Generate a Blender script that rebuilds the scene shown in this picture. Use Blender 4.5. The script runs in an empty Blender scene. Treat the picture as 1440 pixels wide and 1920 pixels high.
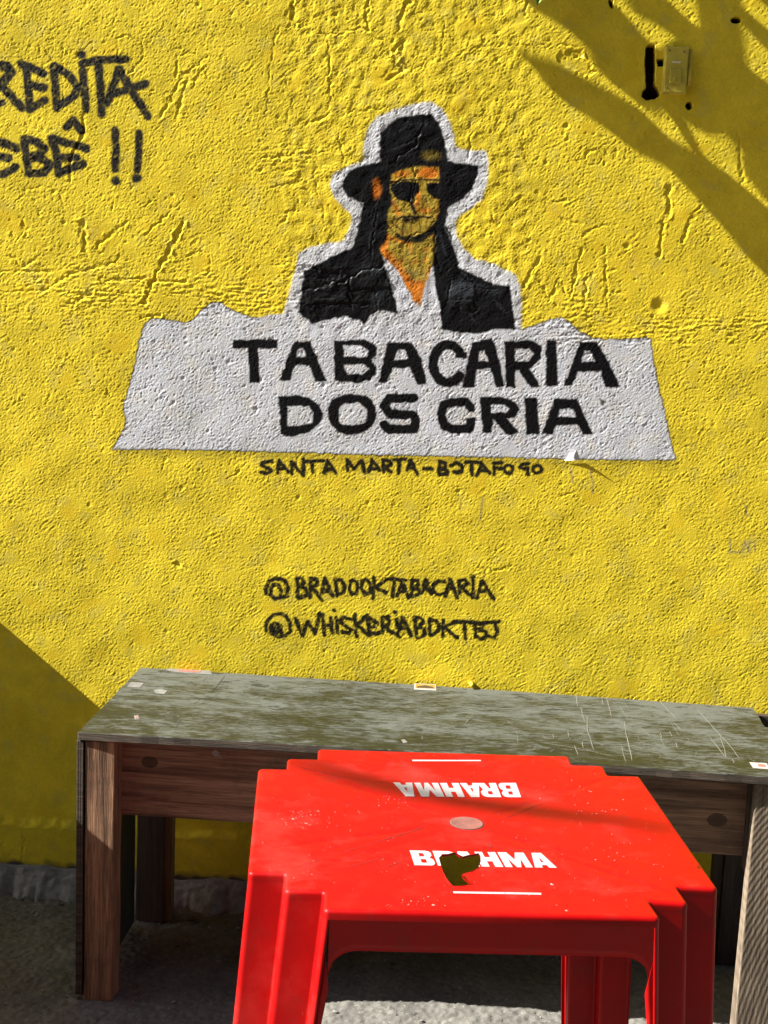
import bpy, bmesh, math, random
import numpy as np
from mathutils import Matrix, Vector, noise as mnoise
from mathutils.geometry import delaunay_2d_cdt

random.seed(7)
rng = np.random.default_rng(11)
scn = bpy.context.scene
C = scn.collection

# ------------------------------------------------------------------ camera
YAW, PITCH, ROLL, FPX = 0.0714, 0.1466, 0.0401, 2554.23
CAM = np.array([0.0, -3.3425, 1.5484])
def _axes():
    cy, sy, cp, sp = math.cos(YAW), math.sin(YAW), math.cos(PITCH), math.sin(PITCH)
    def w(x, d, u):
        yy = d*cp + u*sp; zz = -d*sp + u*cp
        return np.array([x*cy - yy*sy, x*sy + yy*cy, zz])
    return w(1, 0, 0), w(0, 1, 0), w(0, 0, 1)
RT, FW, UP = _axes()
cr, sr = math.cos(ROLL), math.sin(ROLL)
cam_x = cr*RT + sr*UP
cam_y = -sr*RT + cr*UP
cd = bpy.data.cameras.new('camera'); cam = bpy.data.objects.new('camera', cd); C.objects.link(cam)
m = Matrix.Identity(4)
for i in range(3):
    m[i][0] = cam_x[i]; m[i][1] = cam_y[i]; m[i][2] = -FW[i]; m[i][3] = CAM[i]
cam.matrix_world = m
cd.sensor_fit = 'VERTICAL'; cd.sensor_height = 24; cd.lens = FPX/1920*24
cd.clip_start = 0.05; cd.clip_end = 500
scn.camera = cam

# ------------------------------------------------------------------ light
SUN = np.array([1.0, 0.15, -0.80]); SUN /= np.linalg.norm(SUN)     # direction the light travels
world = bpy.data.worlds.new('World'); scn.world = world; world.use_nodes = True
wn = world.node_tree; bg = wn.nodes['Background']
sky = wn.nodes.new('ShaderNodeTexSky'); sky.sky_type = 'NISHITA'; sky.sun_disc = False
sky.sun_elevation = math.asin(-SUN[2])
sky.sun_rotation = math.atan2(-SUN[0], -SUN[1])
sky.air_density = 1.0; sky.dust_density = 2.0
wn.links.new(sky.outputs[0], bg.inputs[0]); bg.inputs[1].default_value = 0.05
sd = bpy.data.lights.new('sun', 'SUN'); sd.energy = 5.0; sd.angle = math.radians(0.45); sd.color = (1.0, 0.965, 0.90)
sun = bpy.data.objects.new('sun', sd); C.objects.link(sun)
sun.rotation_euler = Vector(SUN).to_track_quat('-Z', 'Y').to_euler()
sun.location = (-4, -2, 5)
vs = scn.view_settings
vs.view_transform = 'Standard'; vs.look = 'None'; vs.gamma = 1; vs.use_curve_mapping = False
vs.exposure = 1.85

# ------------------------------------------------------------------ helpers
def ray(x, y):
    X = x-720; Y = y-960
    a = (X*cr + Y*sr)/FPX; b = (-X*sr + Y*cr)/FPX
    return RT*a + FW - UP*b
def on(axis, val, x, y):
    r = ray(x, y); return CAM + r*((val-CAM[axis])/r[axis])
def wall(x, y): return on(1, 0.0, x, y)
def tag(o, label=None, cat=None, group=None, kind=None):
    for k, v in (('label', label), ('category', cat), ('group', group), ('kind', kind)):
        if v: o[k] = v
    return o
def empty(name, loc=(0, 0, 0), rz=0):
    o = bpy.data.objects.new(name, None); C.objects.link(o)
    o.location = loc; o.rotation_euler = (0, 0, rz); o.empty_display_size = .05
    return o
def link(name, me, mat, parent=None, smooth=False):
    o = bpy.data.objects.new(name, me); C.objects.link(o)
    if mat and not me.materials: me.materials.append(mat)
    if parent: o.parent = parent
    if smooth:
        for p in me.polygons: p.use_smooth = True
    return o
def mesh_from(name, verts, faces):
    me = bpy.data.meshes.new(name); me.from_pydata([tuple(map(float, v)) for v in verts], [], faces); me.update()
    return me
def bevel_mod(o, w=.002, seg=2):
    b = o.modifiers.new('bevel', 'BEVEL'); b.width = w; b.segments = seg; b.limit_method = 'ANGLE'; b.angle_limit = math.radians(35)
    return o
def fft_noise(shape, dx, lam, bw=.45, ax=1.0, ay=1.0, seed=0, ang=0):
    """band-limited noise, unit deviation; lam is the wavelength in metres"""
    r = np.random.default_rng(seed)
    f = np.fft.rfft2(r.standard_normal(shape))
    ky = np.fft.fftfreq(shape[0], dx)[:, None]; kx = np.fft.rfftfreq(shape[1], dx)[None, :]
    ca, sa = math.cos(ang), math.sin(ang)
    k = np.sqrt(((kx*ca+ky*sa)*ax)**2 + ((-kx*sa+ky*ca)*ay)**2)*lam + 1e-9
    f *= np.exp(-(np.log(k)**2)/(2*bw*bw)); f[0, 0] = 0
    n = np.fft.irfft2(f, shape); return (n/n.std()).astype(np.float32)
def sstep(a, b, x):
    t = np.clip((x-a)/(b-a), 0, 1); return t*t*(3-2*t)

# ------------------------------------------------------------------ node materials
def mat_new(name):
    m = bpy.data.materials.new(name); m.use_nodes = True
    return m, m.node_tree, m.node_tree.nodes['Principled BSDF']
def N(nt, t, **kw):
    n = nt.nodes.new(t)
    for k, v in kw.items():
        if k.startswith('i_'): n.inputs[k[2:].replace('_', ' ')].default_value = v
        else: setattr(n, k, v)
    return n
def ramp(nt, src, stops):
    r = nt.nodes.new('ShaderNodeValToRGB'); e = r.color_ramp.elements
    while len(e) < len(stops): e.new(.5)
    for el, (p, c) in zip(e, stops):
        el.position = p; el.color = c if len(c) == 4 else (*c, 1)
    nt.links.new(src, r.inputs[0]); return r
def mixc(nt, fac, a, b, mode='MIX'):
    n = nt.nodes.new('ShaderNodeMix'); n.data_type = 'RGBA'; n.blend_type = mode
    for i, v in ((0, fac), (6, a), (7, b)):
        if isinstance(v, bpy.types.NodeSocket): nt.links.new(v, n.inputs[i])
        elif i == 0: n.inputs[0].default_value = v
        else: n.inputs[i].default_value = (*v, 1)
    return n.outputs[2]
def coords(nt, scale=(1, 1, 1), loc=(0, 0, 0), rot=(0, 0, 0)):
    t = nt.nodes.new('ShaderNodeTexCoord'); mp = nt.nodes.new('ShaderNodeMapping')
    mp.inputs['Scale'].default_value = scale; mp.inputs['Location'].default_value = loc; mp.inputs['Rotation'].default_value = rot
    nt.links.new(t.outputs['Object'], mp.inputs[0]); return mp.outputs[0]
def noise_t(nt, vec, scale, detail=4, rough=.55, dist=0):
    n = N(nt, 'ShaderNodeTexNoise'); n.inputs['Scale'].default_value = scale; n.inputs['Detail'].default_value = detail
    n.inputs['Roughness'].default_value = rough; n.inputs['Distortion'].default_value = dist
    nt.links.new(vec, n.inputs['Vector']); return n.outputs['Fac']
def bump(nt, bs, h, strength, dist, prev=None):
    b = nt.nodes.new('ShaderNodeBump'); b.inputs['Strength'].default_value = strength; b.inputs['Distance'].default_value = dist
    nt.links.new(h, b.inputs['Height'])
    if prev: nt.links.new(prev, b.inputs['Normal'])
    nt.links.new(b.outputs[0], bs.inputs['Normal']); return b.outputs[0]

def mat_paint():
    """painted render: pigment per vertex (print on the wall), grain in nodes"""
    m, nt, bs = mat_new('painted_render')
    at = N(nt, 'ShaderNodeVertexColor'); at.layer_name = 'pigment'
    v = coords(nt)
    f1 = noise_t(nt, v, 9, 5, .6)
    c = mixc(nt, .5, at.outputs['Color'], ramp(nt, f1, [(.3, (.80, .79, .70)), (.62, (1, 1, 1))]).outputs[0], 'MULTIPLY')
    f2 = noise_t(nt, v, 260, 3, .6)
    c = mixc(nt, .35, c, ramp(nt, f2, [(.36, (.72, .72, .70)), (.55, (1, 1, 1))]).outputs[0], 'MULTIPLY')
    nt.links.new(c, bs.inputs['Base Color'])
    mr = N(nt, 'ShaderNodeMapRange'); nt.links.new(at.outputs['Alpha'], mr.inputs[0])
    mr.inputs[3].default_value = .38; mr.inputs[4].default_value = .78
    nt.links.new(mr.outputs[0], bs.inputs['Roughness'])
    bs.inputs['Specular IOR Level'].default_value = .12
    g2 = noise_t(nt, v, 420, 2, .6); b_ = bump(nt, bs, f2, .5, .0011); bump(nt, bs, g2, .4, .0006, b_)
    return m
def mat_wood(name, c0, c1, axis='x', scale=1.0, knots=(), rough=.75, saw=False, dirt=(.05, .035, .025), grain=1.0):
    m, nt, bs = mat_new(name)
    st = {'x': (.35, 9, 9), 'z': (9, 9, .35)}[axis]
    v = coords(nt, tuple(s*scale for s in st))
    f = noise_t(nt, v, 5, 6, .62, .8)
    f2 = noise_t(nt, coords(nt, tuple(s*scale*3 for s in st)), 9, 4, .7)
    col = ramp(nt, f, [(.32, c0), (.5, tuple((a+b)/2 for a, b in zip(c0, c1))), (.68, c1)]).outputs[0]
    col = mixc(nt, min(1, .75*grain), col, ramp(nt, f2, [(.38, (.42, .38, .35)), (.56, (1, 1, 1))]).outputs[0], 'MULTIPLY')
    dn = noise_t(nt, coords(nt), 7, 5, .65)
    col = mixc(nt, ramp(nt, dn, [(.5, (0, 0, 0)), (.72, (.7, .7, .7))]).outputs[0], col, dirt)
    for (kx, kz, r) in knots:                                   # dark oval knots in the board
        kk = coords(nt, (1/r, 1/r, 1/(r*.72)), (-kx/r, 0, -kz/(r*.72)))
        sx = N(nt, 'ShaderNodeSeparateXYZ'); nt.links.new(kk, sx.inputs[0])
        cb = N(nt, 'ShaderNodeCombineXYZ'); nt.links.new(sx.outputs[0], cb.inputs[0]); nt.links.new(sx.outputs[2], cb.inputs[2])
        ln = N(nt, 'ShaderNodeVectorMath', operation='LENGTH'); nt.links.new(cb.outputs[0], ln.inputs[0])
        a1 = N(nt, 'ShaderNodeMath', operation='ADD'); nt.links.new(ln.outputs['Value'], a1.inputs[0])
        a2 = N(nt, 'ShaderNodeMath', operation='MULTIPLY'); nt.links.new(f2, a2.inputs[0]); a2.inputs[1].default_value = .35
        nt.links.new(a2.outputs[0], a1.inputs[1])
        col = mixc(nt, ramp(nt, a1.outputs[0], [(.0, (.85,)*3), (.95, (.8,)*3), (1.05, (.95,)*3), (1.2, (0, 0, 0))]).outputs[0], col, tuple(x*.35 for x in c0))
    h = f2
    if saw:
        w = N(nt, 'ShaderNodeTexWave'); w.wave_type = 'RINGS'; w.rings_direction = 'SPHERICAL'
        w.inputs['Scale'].default_value = 30; w.inputs['Distortion'].default_value = 1.6; w.inputs['Detail'].default_value = 4; w.inputs['Detail Scale'].default_value = 3
        nt.links.new(coords(nt, loc=(-2.35, 0, .1)), w.inputs[0])
        col = mixc(nt, .38, col, ramp(nt, w.outputs['Fac'], [(.2, (.5, .47, .42)), (.6, (1, 1, 1))]).outputs[0], 'MULTIPLY')
        b0 = bump(nt, bs, w.outputs['Fac'], .3, .0015)
        bump(nt, bs, h, .5, .0012, b0)
    else:
        bump(nt, bs, h, .9, .0022)
    nt.links.new(col, bs.inputs['Base Color']); bs.inputs['Roughness'].default_value = rough
    return m
def mat_flat(name, c, rough=.6, var=.25, scale=30, bmp=.2, spec=.5):
    m, nt, bs = mat_new(name); v = coords(nt)
    f = noise_t(nt, v, scale, 5, .6)
    nt.links.new(mixc(nt, 1, tuple(x for x in c), ramp(nt, f, [(.3, (1-var,)*3), (.65, (1, 1, 1))]).outputs[0], 'MULTIPLY'), bs.inputs['Base Color'])
    bs.inputs['Roughness'].default_value = rough; bs.inputs['Specular IOR Level'].default_value = spec
    bump(nt, bs, noise_t(nt, v, scale*6, 3), bmp, .001)
    return m
def mat_concrete(name, c0, c1, c2):
    m, nt, bs = mat_new(name); v = coords(nt)
    f = noise_t(nt, v, 3.2, 8, .68); g = noise_t(nt, v, 55, 5, .7); s = noise_t(nt, v, 190, 2, .5)
    col = ramp(nt, f, [(.3, c0), (.5, c1), (.7, c2)]).outputs[0]
    col = mixc(nt, .65, col, ramp(nt, g, [(.35, (.5, .49, .47)), (.62, (1.0, 1.0, 1.0))]).outputs[0], 'MULTIPLY')
    col = mixc(nt, ramp(nt, s, [(.66, (0, 0, 0)), (.72, (.6,)*3)]).outputs[0], col, (.42, .40, .36))
    col = mixc(nt, ramp(nt, noise_t(nt, v, 21, 3, .5), [(.66, (0, 0, 0)), (.74, (.8,)*3)]).outputs[0], col, (.025, .023, .02))
    nt.links.new(col, bs.inputs['Base Color']); bs.inputs['Roughness'].default_value = .9
    b = bump(nt, bs, g, .5, .003); bump(nt, bs, s, .4, .001, b)
    return m
def mat_red(name='red_plastic'):
    m, nt, bs = mat_new(name); v = coords(nt)
    f = noise_t(nt, v, 5, 6, .65); g = noise_t(nt, v, 90, 3, .6)
    col = ramp(nt, f, [(.3, (.27, .001, .0015)), (.55, (.34, .0015, .0015)), (.72, (.42, .022, .018))]).outputs[0]
    dirt = ramp(nt, noise_t(nt, v, 14, 6, .7), [(.54, (0, 0, 0)), (.72, (.55,)*3)]).outputs[0]
    col = mixc(nt, dirt, col, (.17, .016, .012))
    sp = ramp(nt, g, [(.70, (0, 0, 0)), (.76, (.5,)*3)]).outputs[0]
    col = mixc(nt, sp, col, (.12, .01, .01))
    # pale scuffs
    vs_ = coords(nt, (60, 9, 9), rot=(0, 0, .6)); sc = noise_t(nt, vs_, 5, 3, .5)
    col = mixc(nt, ramp(nt, sc, [(.72, (0, 0, 0)), (.78, (.35,)*3)]).outputs[0], col, (.62, .2, .17))
    nt.links.new(col, bs.inputs['Base Color'])
    nt.links.new(ramp(nt, f, [(.3, (.34,)*3), (.7, (.55,)*3)]).outputs[0], bs.inputs['Roughness'])
    bs.inputs['Specular IOR Level'].default_value = .17
    b = bump(nt, bs, f, .12, .004); bump(nt, bs, g, .12, .0006, b)
    return m
def mat_board():
    """olive painted plywood, worn grey in horizontal streaks and blotches"""
    m, nt, bs = mat_new('olive_board'); 
    f = noise_t(nt, coords(nt, (1.6, 3.6, 3)), 4.2, 10, .72, .6)
    g = noise_t(nt, coords(nt, (5, 22, 22)), 7, 7, .75)
    s = noise_t(nt, coords(nt, (1.5, 2.4, 2)), 1.7, 4, .5)
    a = N(nt, 'ShaderNodeMath', operation='ADD'); nt.links.new(f, a.inputs[0])
    mu = N(nt, 'ShaderNodeMath', operation='MULTIPLY_ADD'); nt.links.new(g, mu.inputs[0]); mu.inputs[1].default_value = 1.15; mu.inputs[2].default_value = -.575
    nt.links.new(mu.outputs[0], a.inputs[1])
    a2 = N(nt, 'ShaderNodeMath', operation='MULTIPLY_ADD'); nt.links.new(s, a2.inputs[0]); a2.inputs[1].default_value = .6; nt.links.new(a.outputs[0], a2.inputs[2])
    # greyer towards the wall side: the sky's sheen put into the colour
    tc = N(nt, 'ShaderNodeTexCoord'); sx = N(nt, 'ShaderNodeSeparateXYZ'); nt.links.new(tc.outputs['Object'], sx.inputs[0])
    a3 = N(nt, 'ShaderNodeMath', operation='MULTIPLY_ADD'); nt.links.new(sx.outputs[1], a3.inputs[0]); a3.inputs[1].default_value = .33; nt.links.new(a2.outputs[0], a3.inputs[2])
    wear_sheen = ramp(nt, a3.outputs[0], [(.72, (0, 0, 0)), (.80, (.2,)*3), (.90, (.6,)*3), (1.0, (1, 1, 1))]).outputs[0]
    col = mixc(nt, wear_sheen, (.014, .015, .005), (.082, .088, .078))
    col = mixc(nt, ramp(nt, noise_t(nt, coords(nt, (2, 5, 5)), 7, 6, .7), [(.55, (0, 0, 0)), (.62, (.85,)*3)]).outputs[0], col, (.013, .013, .009))
    col = mixc(nt, ramp(nt, noise_t(nt, coords(nt, (1, 1.6, 1)), 60, 3, .6), [(.70, (0, 0, 0)), (.75, (.6,)*3)]).outputs[0], col, (.17, .17, .15))
    nt.links.new(col, bs.inputs['Base Color'])
    bs.inputs['Specular IOR Level'].default_value = .3
    nt.links.new(ramp(nt, f, [(.3, (.42,)*3), (.7, (.66,)*3)]).outputs[0], bs.inputs['Roughness'])
    bump(nt, bs, g, .4, .0012)
    return m

M_PAINT = mat_paint()
M_POST = mat_wood('post_wood', (.085, .042, .018), (.42, .235, .125), 'z', grain=1.3)
M_PLANK = mat_wood('sawn_plank', (.10, .075, .05), (.26, .20, .14), 'z', saw=True)
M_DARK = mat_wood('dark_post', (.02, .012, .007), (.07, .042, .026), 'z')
M_PLY = mat_flat('green_ply', (.022, .028, .014), .7, .5, 20)
M_EDGE = mat_wood('ply_edge', (.022, .016, .010), (.13, .095, .06), 'x', 2.0)
M_CONC = mat_concrete('old_concrete', (.085, .08, .07), (.15, .143, .125), (.225, .215, .19))
M_MORTAR = mat_concrete('broken_mortar', (.15, .145, .135), (.26, .255, .24), (.36, .35, .335))
M_RED = mat_red()
M_BOARD = mat_board()

# ------------------------------------------------------------------ wall relief and pigment
DX = .0022
WX0, WX1, WZ0, WZ1 = -1.27, .86, -.02, 2.34
nx = int((WX1-WX0)/DX)+1; nz = int((WZ1-WZ0)/DX)+1
gx = WX0+np.arange(nx)*DX; gz = WZ0+np.arange(nz)*DX
GX, GZ = np.meshgrid(gx, gz)
def to_px(X, Z):
    dxv, dyv, dzv = X-CAM[0], -CAM[1], Z-CAM[2]
    a = dxv*RT[0]+dyv*RT[1]+dzv*RT[2]; d = dxv*FW[0]+dyv*FW[1]+dzv*FW[2]; u = dxv*UP[0]+dyv*UP[1]+dzv*UP[2]
    A = FPX*a/d; B = -FPX*u/d
    return 720+A*cr-B*sr, 960+A*sr+B*cr
PX, PY = to_px(GX, GZ)
shp = PX.shape
w1 = fft_noise(shp, DX, .03, seed=1); w2 = fft_noise(shp, DX, .03, seed=2)
w3 = fft_noise(shp, DX, .008, seed=3)
QX = PX + w1*.6 + w3*.15; QY = PY + w2*.6 - w3*.15              # hand-drawn wobble of painted edges

def bbox(pts, pad):
    p = np.array(pts, float); x0, y0 = p.min(0)-pad; x1, y1 = p.max(0)+pad
    mk = (PX >= x0) & (PX <= x1) & (PY >= y0) & (PY <= y1)
    if not mk.any(): return None
    r = np.where(mk.any(1))[0]; c = np.where(mk.any(0))[0]
    return slice(r[0], r[-1]+1), slice(c[0], c[-1]+1)
def seg_d(X, Y, p, q):
    px, py = p; qx, qy = q; vx, vy = qx-px, qy-py; L = vx*vx+vy*vy+1e-9
    t = np.clip(((X-px)*vx+(Y-py)*vy)/L, 0, 1)
    return np.hypot(X-px-t*vx, Y-py-t*vy)
def box_d(X, Y, p, q, w):
    px, py = p; qx, qy = q; L = math.hypot(qx-px, qy-py)+1e-9; ux, uy = (qx-px)/L, (qy-py)/L
    mx, my = (px+qx)/2, (py+qy)/2
    a = np.abs((X-mx)*ux+(Y-my)*uy)-L/2; b = np.abs(-(X-mx)*uy+(Y-my)*ux)-w/2
    return np.minimum(np.maximum(a, b), 0)+np.hypot(np.maximum(a, 0), np.maximum(b, 0))
def poly_sd(X, Y, pts):
    d = np.full(X.shape, 1e9); ins = np.zeros(X.shape, bool); n = len(pts)
    for i in range(n):
        p, q = pts[i], pts[(i+1) % n]
        d = np.minimum(d, seg_d(X, Y, p, q))
        cnd = (p[1] > Y) != (q[1] > Y)
        xi = (q[0]-p[0])*(Y-p[1])/((q[1]-p[1]) if q[1] != p[1] else 1e-9)+p[0]
        ins ^= cnd & (X < xi)
    return np.where(ins, -d, d)
class Layer:
    """a mask of paint over the wall, 0..1"""
    def __init__(s, grow=0): s.m = np.zeros(shp, np.float32); s.g = grow
    def _put(s, sl, v): s.m[sl] = np.maximum(s.m[sl], v)
    def poly(s, pts, soft=1.6, alpha=1.0):
        sl = bbox(pts, soft*2+4)
        if sl: s._put(sl, alpha*sstep(soft, -soft, poly_sd(QX[sl], QY[sl], pts)-s.g))
        return s
    def line(s, pts, w, soft=1.4, alpha=1.0, taper=None):
        sl = bbox(pts, w+soft*2+4)
        if not sl: return s
        d = None
        if len(pts) == 1: d = np.hypot(QX[sl]-pts[0][0], QY[sl]-pts[0][1])
        for p, q in zip(pts[:-1], pts[1:]):
            e = seg_d(QX[sl], QY[sl], p, q); d = e if d is None else np.minimum(d, e)
        s._put(sl, alpha*sstep(soft, -soft, d-w/2-s.g)); return s
    def bar(s, p, q, w, soft=1.3):
        sl = bbox([p, q], w+6)
        if sl: s._put(sl, sstep(soft, -soft, box_d(QX[sl], QY[sl], p, q, w)-s.g))
        return s
    def ell(s, c, rx, ry, soft=.35, alpha=1.0):
        sl = bbox([(c[0]-rx*1.5, c[1]-ry*1.5), (c[0]+rx*1.5, c[1]+ry*1.5)], 4)
        if sl: s._put(sl, alpha*sstep(1+soft, 1-soft, np.hypot((QX[sl]-c[0])/rx, (QY[sl]-c[1])/ry)))
        return s
def K(ox, oy, sc):
    return lambda *a: [(ox+a[i]/sc, oy+a[i+1]/sc) for i in range(0, len(a), 2)]
k1 = K(430, 620, 4); k2 = K(790, 620, 3.789); k3 = K(480, 850, 5.143); k4 = K(760, 850, 5.143)
k5 = K(490, 1070, 6); k6 = K(720, 1070, 6); k7 = K(0, 80, 4.8); kf = K(620, 280, 5.143); kb = K(500, 180, 2.769)
kp = K(0, 0, 1); ka = K(0, 0, 2); kc = K(720, 0, 2)

def chai(pts, n=2):
    for _ in range(n):
        o_ = []
        for i in range(len(pts)):
            (x1, y1), (x2, y2) = pts[i], pts[(i+1) % len(pts)]; o_ += [(.78*x1+.22*x2, .78*y1+.22*y2), (.22*x1+.78*x2, .22*y1+.78*y2)]
        pts = o_
    return pts
# --- big sign lettering
sign = Layer(1.0)
def B(k, x0, y0, x1, y1, w): p = k(x0, y0, x1, y1); sign.bar(p[0], p[1], w)
B(k1, 30, 102, 358, 100, 15); B(k1, 175, 100, 190, 388, 17)                                    # T
sign.poly(k1(485, 85, 605, 85, 728, 378, 650, 380, 600, 252, 485, 256, 455, 370, 380, 366)) 
def arc(cx, cy, rx, ry, a0, a1, n=10):
    return [(cx+rx*math.cos(math.radians(a0+(a1-a0)*i/n)), cy+ry*math.sin(math.radians(a0+(a1-a0)*i/n))) for i in range(n+1)]
sign.poly(k1(788, 78, 1000, 70, 1070, 90, 1105, 130, 1100, 180, 1062, 218, 1098, 265, 1098, 320, 1055, 370, 960, 392, 860, 380, 792, 374))   # B
sign.poly(k1(1190, 92, 1372, 92, 1440, 225, 1480, 400, 1412, 402, 1352, 275, 1225, 280, 1180, 386, 1120, 388))                          # A
c = k2(190, 235)[0]
sign.line(arc(c[0], c[1], 28, 35.5, -38, -320, 20), 17)                                         # C
B(k2, 245, 175, 322, 172, 9)
sign.poly(k2(362, 85, 505, 60, 555, 210, 585, 390, 535, 398, 495, 268, 390, 275, 375, 400, 290, 405))    # A
sign.poly(k2(590, 78, 780, 72, 850, 105, 850, 190, 790, 255, 765, 268, 845, 395, 780, 402, 690, 280, 668, 280, 662, 402, 605, 402))   # R
sign.poly(k2(890, 72, 958, 66, 968, 390, 888, 392))                                             # I
sign.poly(k2(1130, 85, 1245, 80, 1330, 225, 1410, 400, 1310, 400, 1275, 285, 1110, 292, 1072, 385, 1015, 390))   # A
sign.poly(k1(370, 495, 480, 490, 600, 505, 670, 560, 705, 625, 670, 700, 590, 760, 460, 795, 390, 775, 382, 640))   # D
sign.poly(chai(k1(735, 600, 760, 530, 830, 488, 930, 478, 1020, 488, 1080, 540, 1102, 620, 1085, 700, 1020, 760, 900, 782, 820, 765, 760, 700)))  # O
sign.line(k1(1385, 505, 1290, 507, 1200, 507, 1160, 560, 1200, 620, 1290, 632, 1370, 628, 1400, 680, 1385, 738, 1290, 738, 1200, 742, 1160, 705), 15.5)   # S
sign.line(k2(350, 545, 320, 505, 220, 507, 160, 530, 140, 600, 160, 670, 220, 698, 340, 698, 352, 655), 15.5)    # C
B(k2, 322, 640, 382, 640, 10); B(k2, 335, 560, 375, 560, 8)
sign.poly(k2(415, 475, 570, 472, 665, 505, 698, 560, 670, 608, 605, 625, 690, 722, 640, 738, 600, 732, 510, 625, 498, 722, 440, 722))    # R
sign.poly(k2(735, 478, 820, 478, 838, 732, 748, 735))                                           # I
sign.poly(k2(950, 488, 1105, 488, 1160, 610, 1215, 735, 1150, 735, 1118, 668, 955, 670, 935, 732, 860, 732))       # A
gap = Layer()
gap.poly(k1(525, 130, 550, 130, 580, 195, 505, 195)); gap.poly(k1(855, 112, 990, 112, 1040, 150, 1030, 195, 860, 192))
gap.poly(k1(855, 258, 1010, 255, 1045, 290, 1000, 322, 885, 325)); gap.poly(k1(1270, 145, 1315, 145, 1342, 215, 1240, 220))
gap.poly(k2(415, 150, 445, 138, 475, 215, 408, 215)); gap.poly(k2(665, 135, 770, 130, 795, 165, 765, 215, 668, 215))
gap.poly(k2(1160, 145, 1200, 145, 1230, 218, 1140, 220)); gap.poly(k1(437, 567, 590, 567, 628, 610, 622, 690, 560, 708, 440, 712))
gap.poly(chai(k1(822, 580, 870, 545, 980, 543, 1030, 590, 1035, 660, 1005, 700, 900, 710, 822, 700)))
gap.poly(k2(495, 528, 590, 528, 625, 555, 600, 580, 500, 582)); gap.poly(k2(985, 560, 1080, 558, 1098, 610, 975, 612))
sign.m *= (1-gap.m)

# --- place line
sub = Layer(); W3 = 8.0
for k, ps in [(k3, (150, 75, 70, 85, 50, 115, 130, 150, 150, 170, 110, 190, 50, 190)), (k3, (205, 190, 222, 70, 310, 180)), (k3, (215, 150, 275, 150)),
              (k3, (345, 195, 345, 85, 460, 215, 455, 60)), (k3, (480, 78, 650, 72)), (k3, (540, 75, 545, 180)), (k3, (655, 190, 692, 72, 765, 185)), (k3, (665, 155, 730, 158)),
              (k3, (885, 165, 878, 60, 945, 150, 1020, 70, 1045, 180)), (k3, (1085, 180, 1125, 65, 1190, 160)), (k3, (1100, 145, 1165, 150)),
              (k3, (1230, 180, 1225, 65, 1290, 75, 1300, 115, 1235, 130, 1300, 180)), (k3, (1330, 60, 1440, 60)), (k3, (1385, 60, 1375, 190)),
              (k4, (20, 160, 50, 65, 115, 200)), (k4, (30, 140, 85, 145)), (k4, (180, 148, 255, 148)),
              (k4, (325, 200, 328, 80, 385, 95, 390, 130, 335, 150, 405, 165, 400, 200, 335, 205)), (k4, (440, 115, 500, 92, 545, 120, 545, 170, 500, 190, 465, 180)),
              (k4, (580, 85, 730, 85)), (k4, (640, 90, 640, 200)), (k4, (690, 210, 740, 105, 810, 190)), (k4, (705, 170, 775, 170)),
              (k4, (860, 205, 850, 100, 930, 90)), (k4, (855, 150, 930, 145)), (k4, (1190, 100, 1120, 110, 1100, 135, 1150, 150, 1180, 140, 1180, 200))]:
    sub.line(k(*ps), W3)
sub.line([(760+998/5.143+8.5*math.cos(t/2), 850+153/5.143+7.5*math.sin(t/2)) for t in range(14)], 7)
sub.line([(760+1272/5.143+8.5*math.cos(t/2), 850+155/5.143+7.5*math.sin(t/2)) for t in range(14)], 7.5)

# --- handles
han = Layer(); W5 = 8
def H(k, *ps, w=W5): han.line(k(*ps), w, 1.4)
H(k5, 50, 260, 50, 190, 90, 120, 150, 90, 220, 92, 280, 130, 302, 200, 285, 280, 240, 305, 215, 300, 222, 220, 190, 160, 140, 160, 105, 200, 105, 270, 140, 310, 200, 310)
H(k5, 410, 310, 405, 80, 460, 90, 480, 140, 415, 180, 500, 200, 515, 270, 420, 315); H(k5, 550, 300, 555, 90, 620, 95, 630, 150, 565, 190, 685, 335)
H(k5, 675, 260, 715, 90, 800, 280); H(k5, 690, 230, 770, 225); H(k5, 855, 280, 835, 110, 900, 100, 940, 190, 920, 250, 850, 275)
H(k5, 1040, 105, 1000, 130, 990, 210, 1020, 265, 1065, 260, 1085, 190, 1075, 120, 1040, 105, w=7.5); H(k5, 1180, 90, 1135, 130, 1130, 210, 1170, 270, 1220, 240, 1225, 150, 1180, 90, w=7.5)
H(k5, 1270, 80, 1255, 315); H(k5, 1405, 105, 1280, 190, 1400, 245); H(k6, 30, 90, 240, 108); H(k6, 115, 110, 95, 290)
H(k6, 150, 280, 205, 130, 275, 300); H(k6, 170, 235, 245, 235); H(k6, 310, 290, 315, 110, 380, 110, 395, 160, 320, 195, 400, 215, 385, 275, 315, 290, w=7.8)
H(k6, 435, 250, 470, 100, 530, 260); H(k6, 445, 200, 510, 205); H(k6, 680, 125, 610, 115, 555, 160, 550, 230, 600, 270, 680, 260)
H(k6, 690, 285, 745, 95, 825, 310); H(k6, 710, 200, 790, 200); H(k6, 855, 250, 845, 110, 910, 105, 945, 140, 870, 190, 985, 290)
H(k6, 1005, 110, 1000, 300); H(k6, 1000, 70, w=10); H(k6, 1045, 310, 1105, 110, 1235, 320); H(k6, 1065, 240, 1165, 225)
H(k5, 55, 680, 55, 590, 110, 510, 200, 485, 280, 510, 325, 590, 325, 680, 280, 730, 180, 745, 110, 700, 105, 620, 160, 590, 215, 620, 225, 700, w=7.5)
H(k5, 150, 600, 130, 660, 160, 720, 200, 640, w=9)
H(k5, 385, 545, 465, 725, 520, 570, 605, 710, 655, 485); H(k5, 690, 490, 710, 725); H(k5, 700, 620, 790, 610); H(k5, 780, 530, 800, 700)
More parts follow.
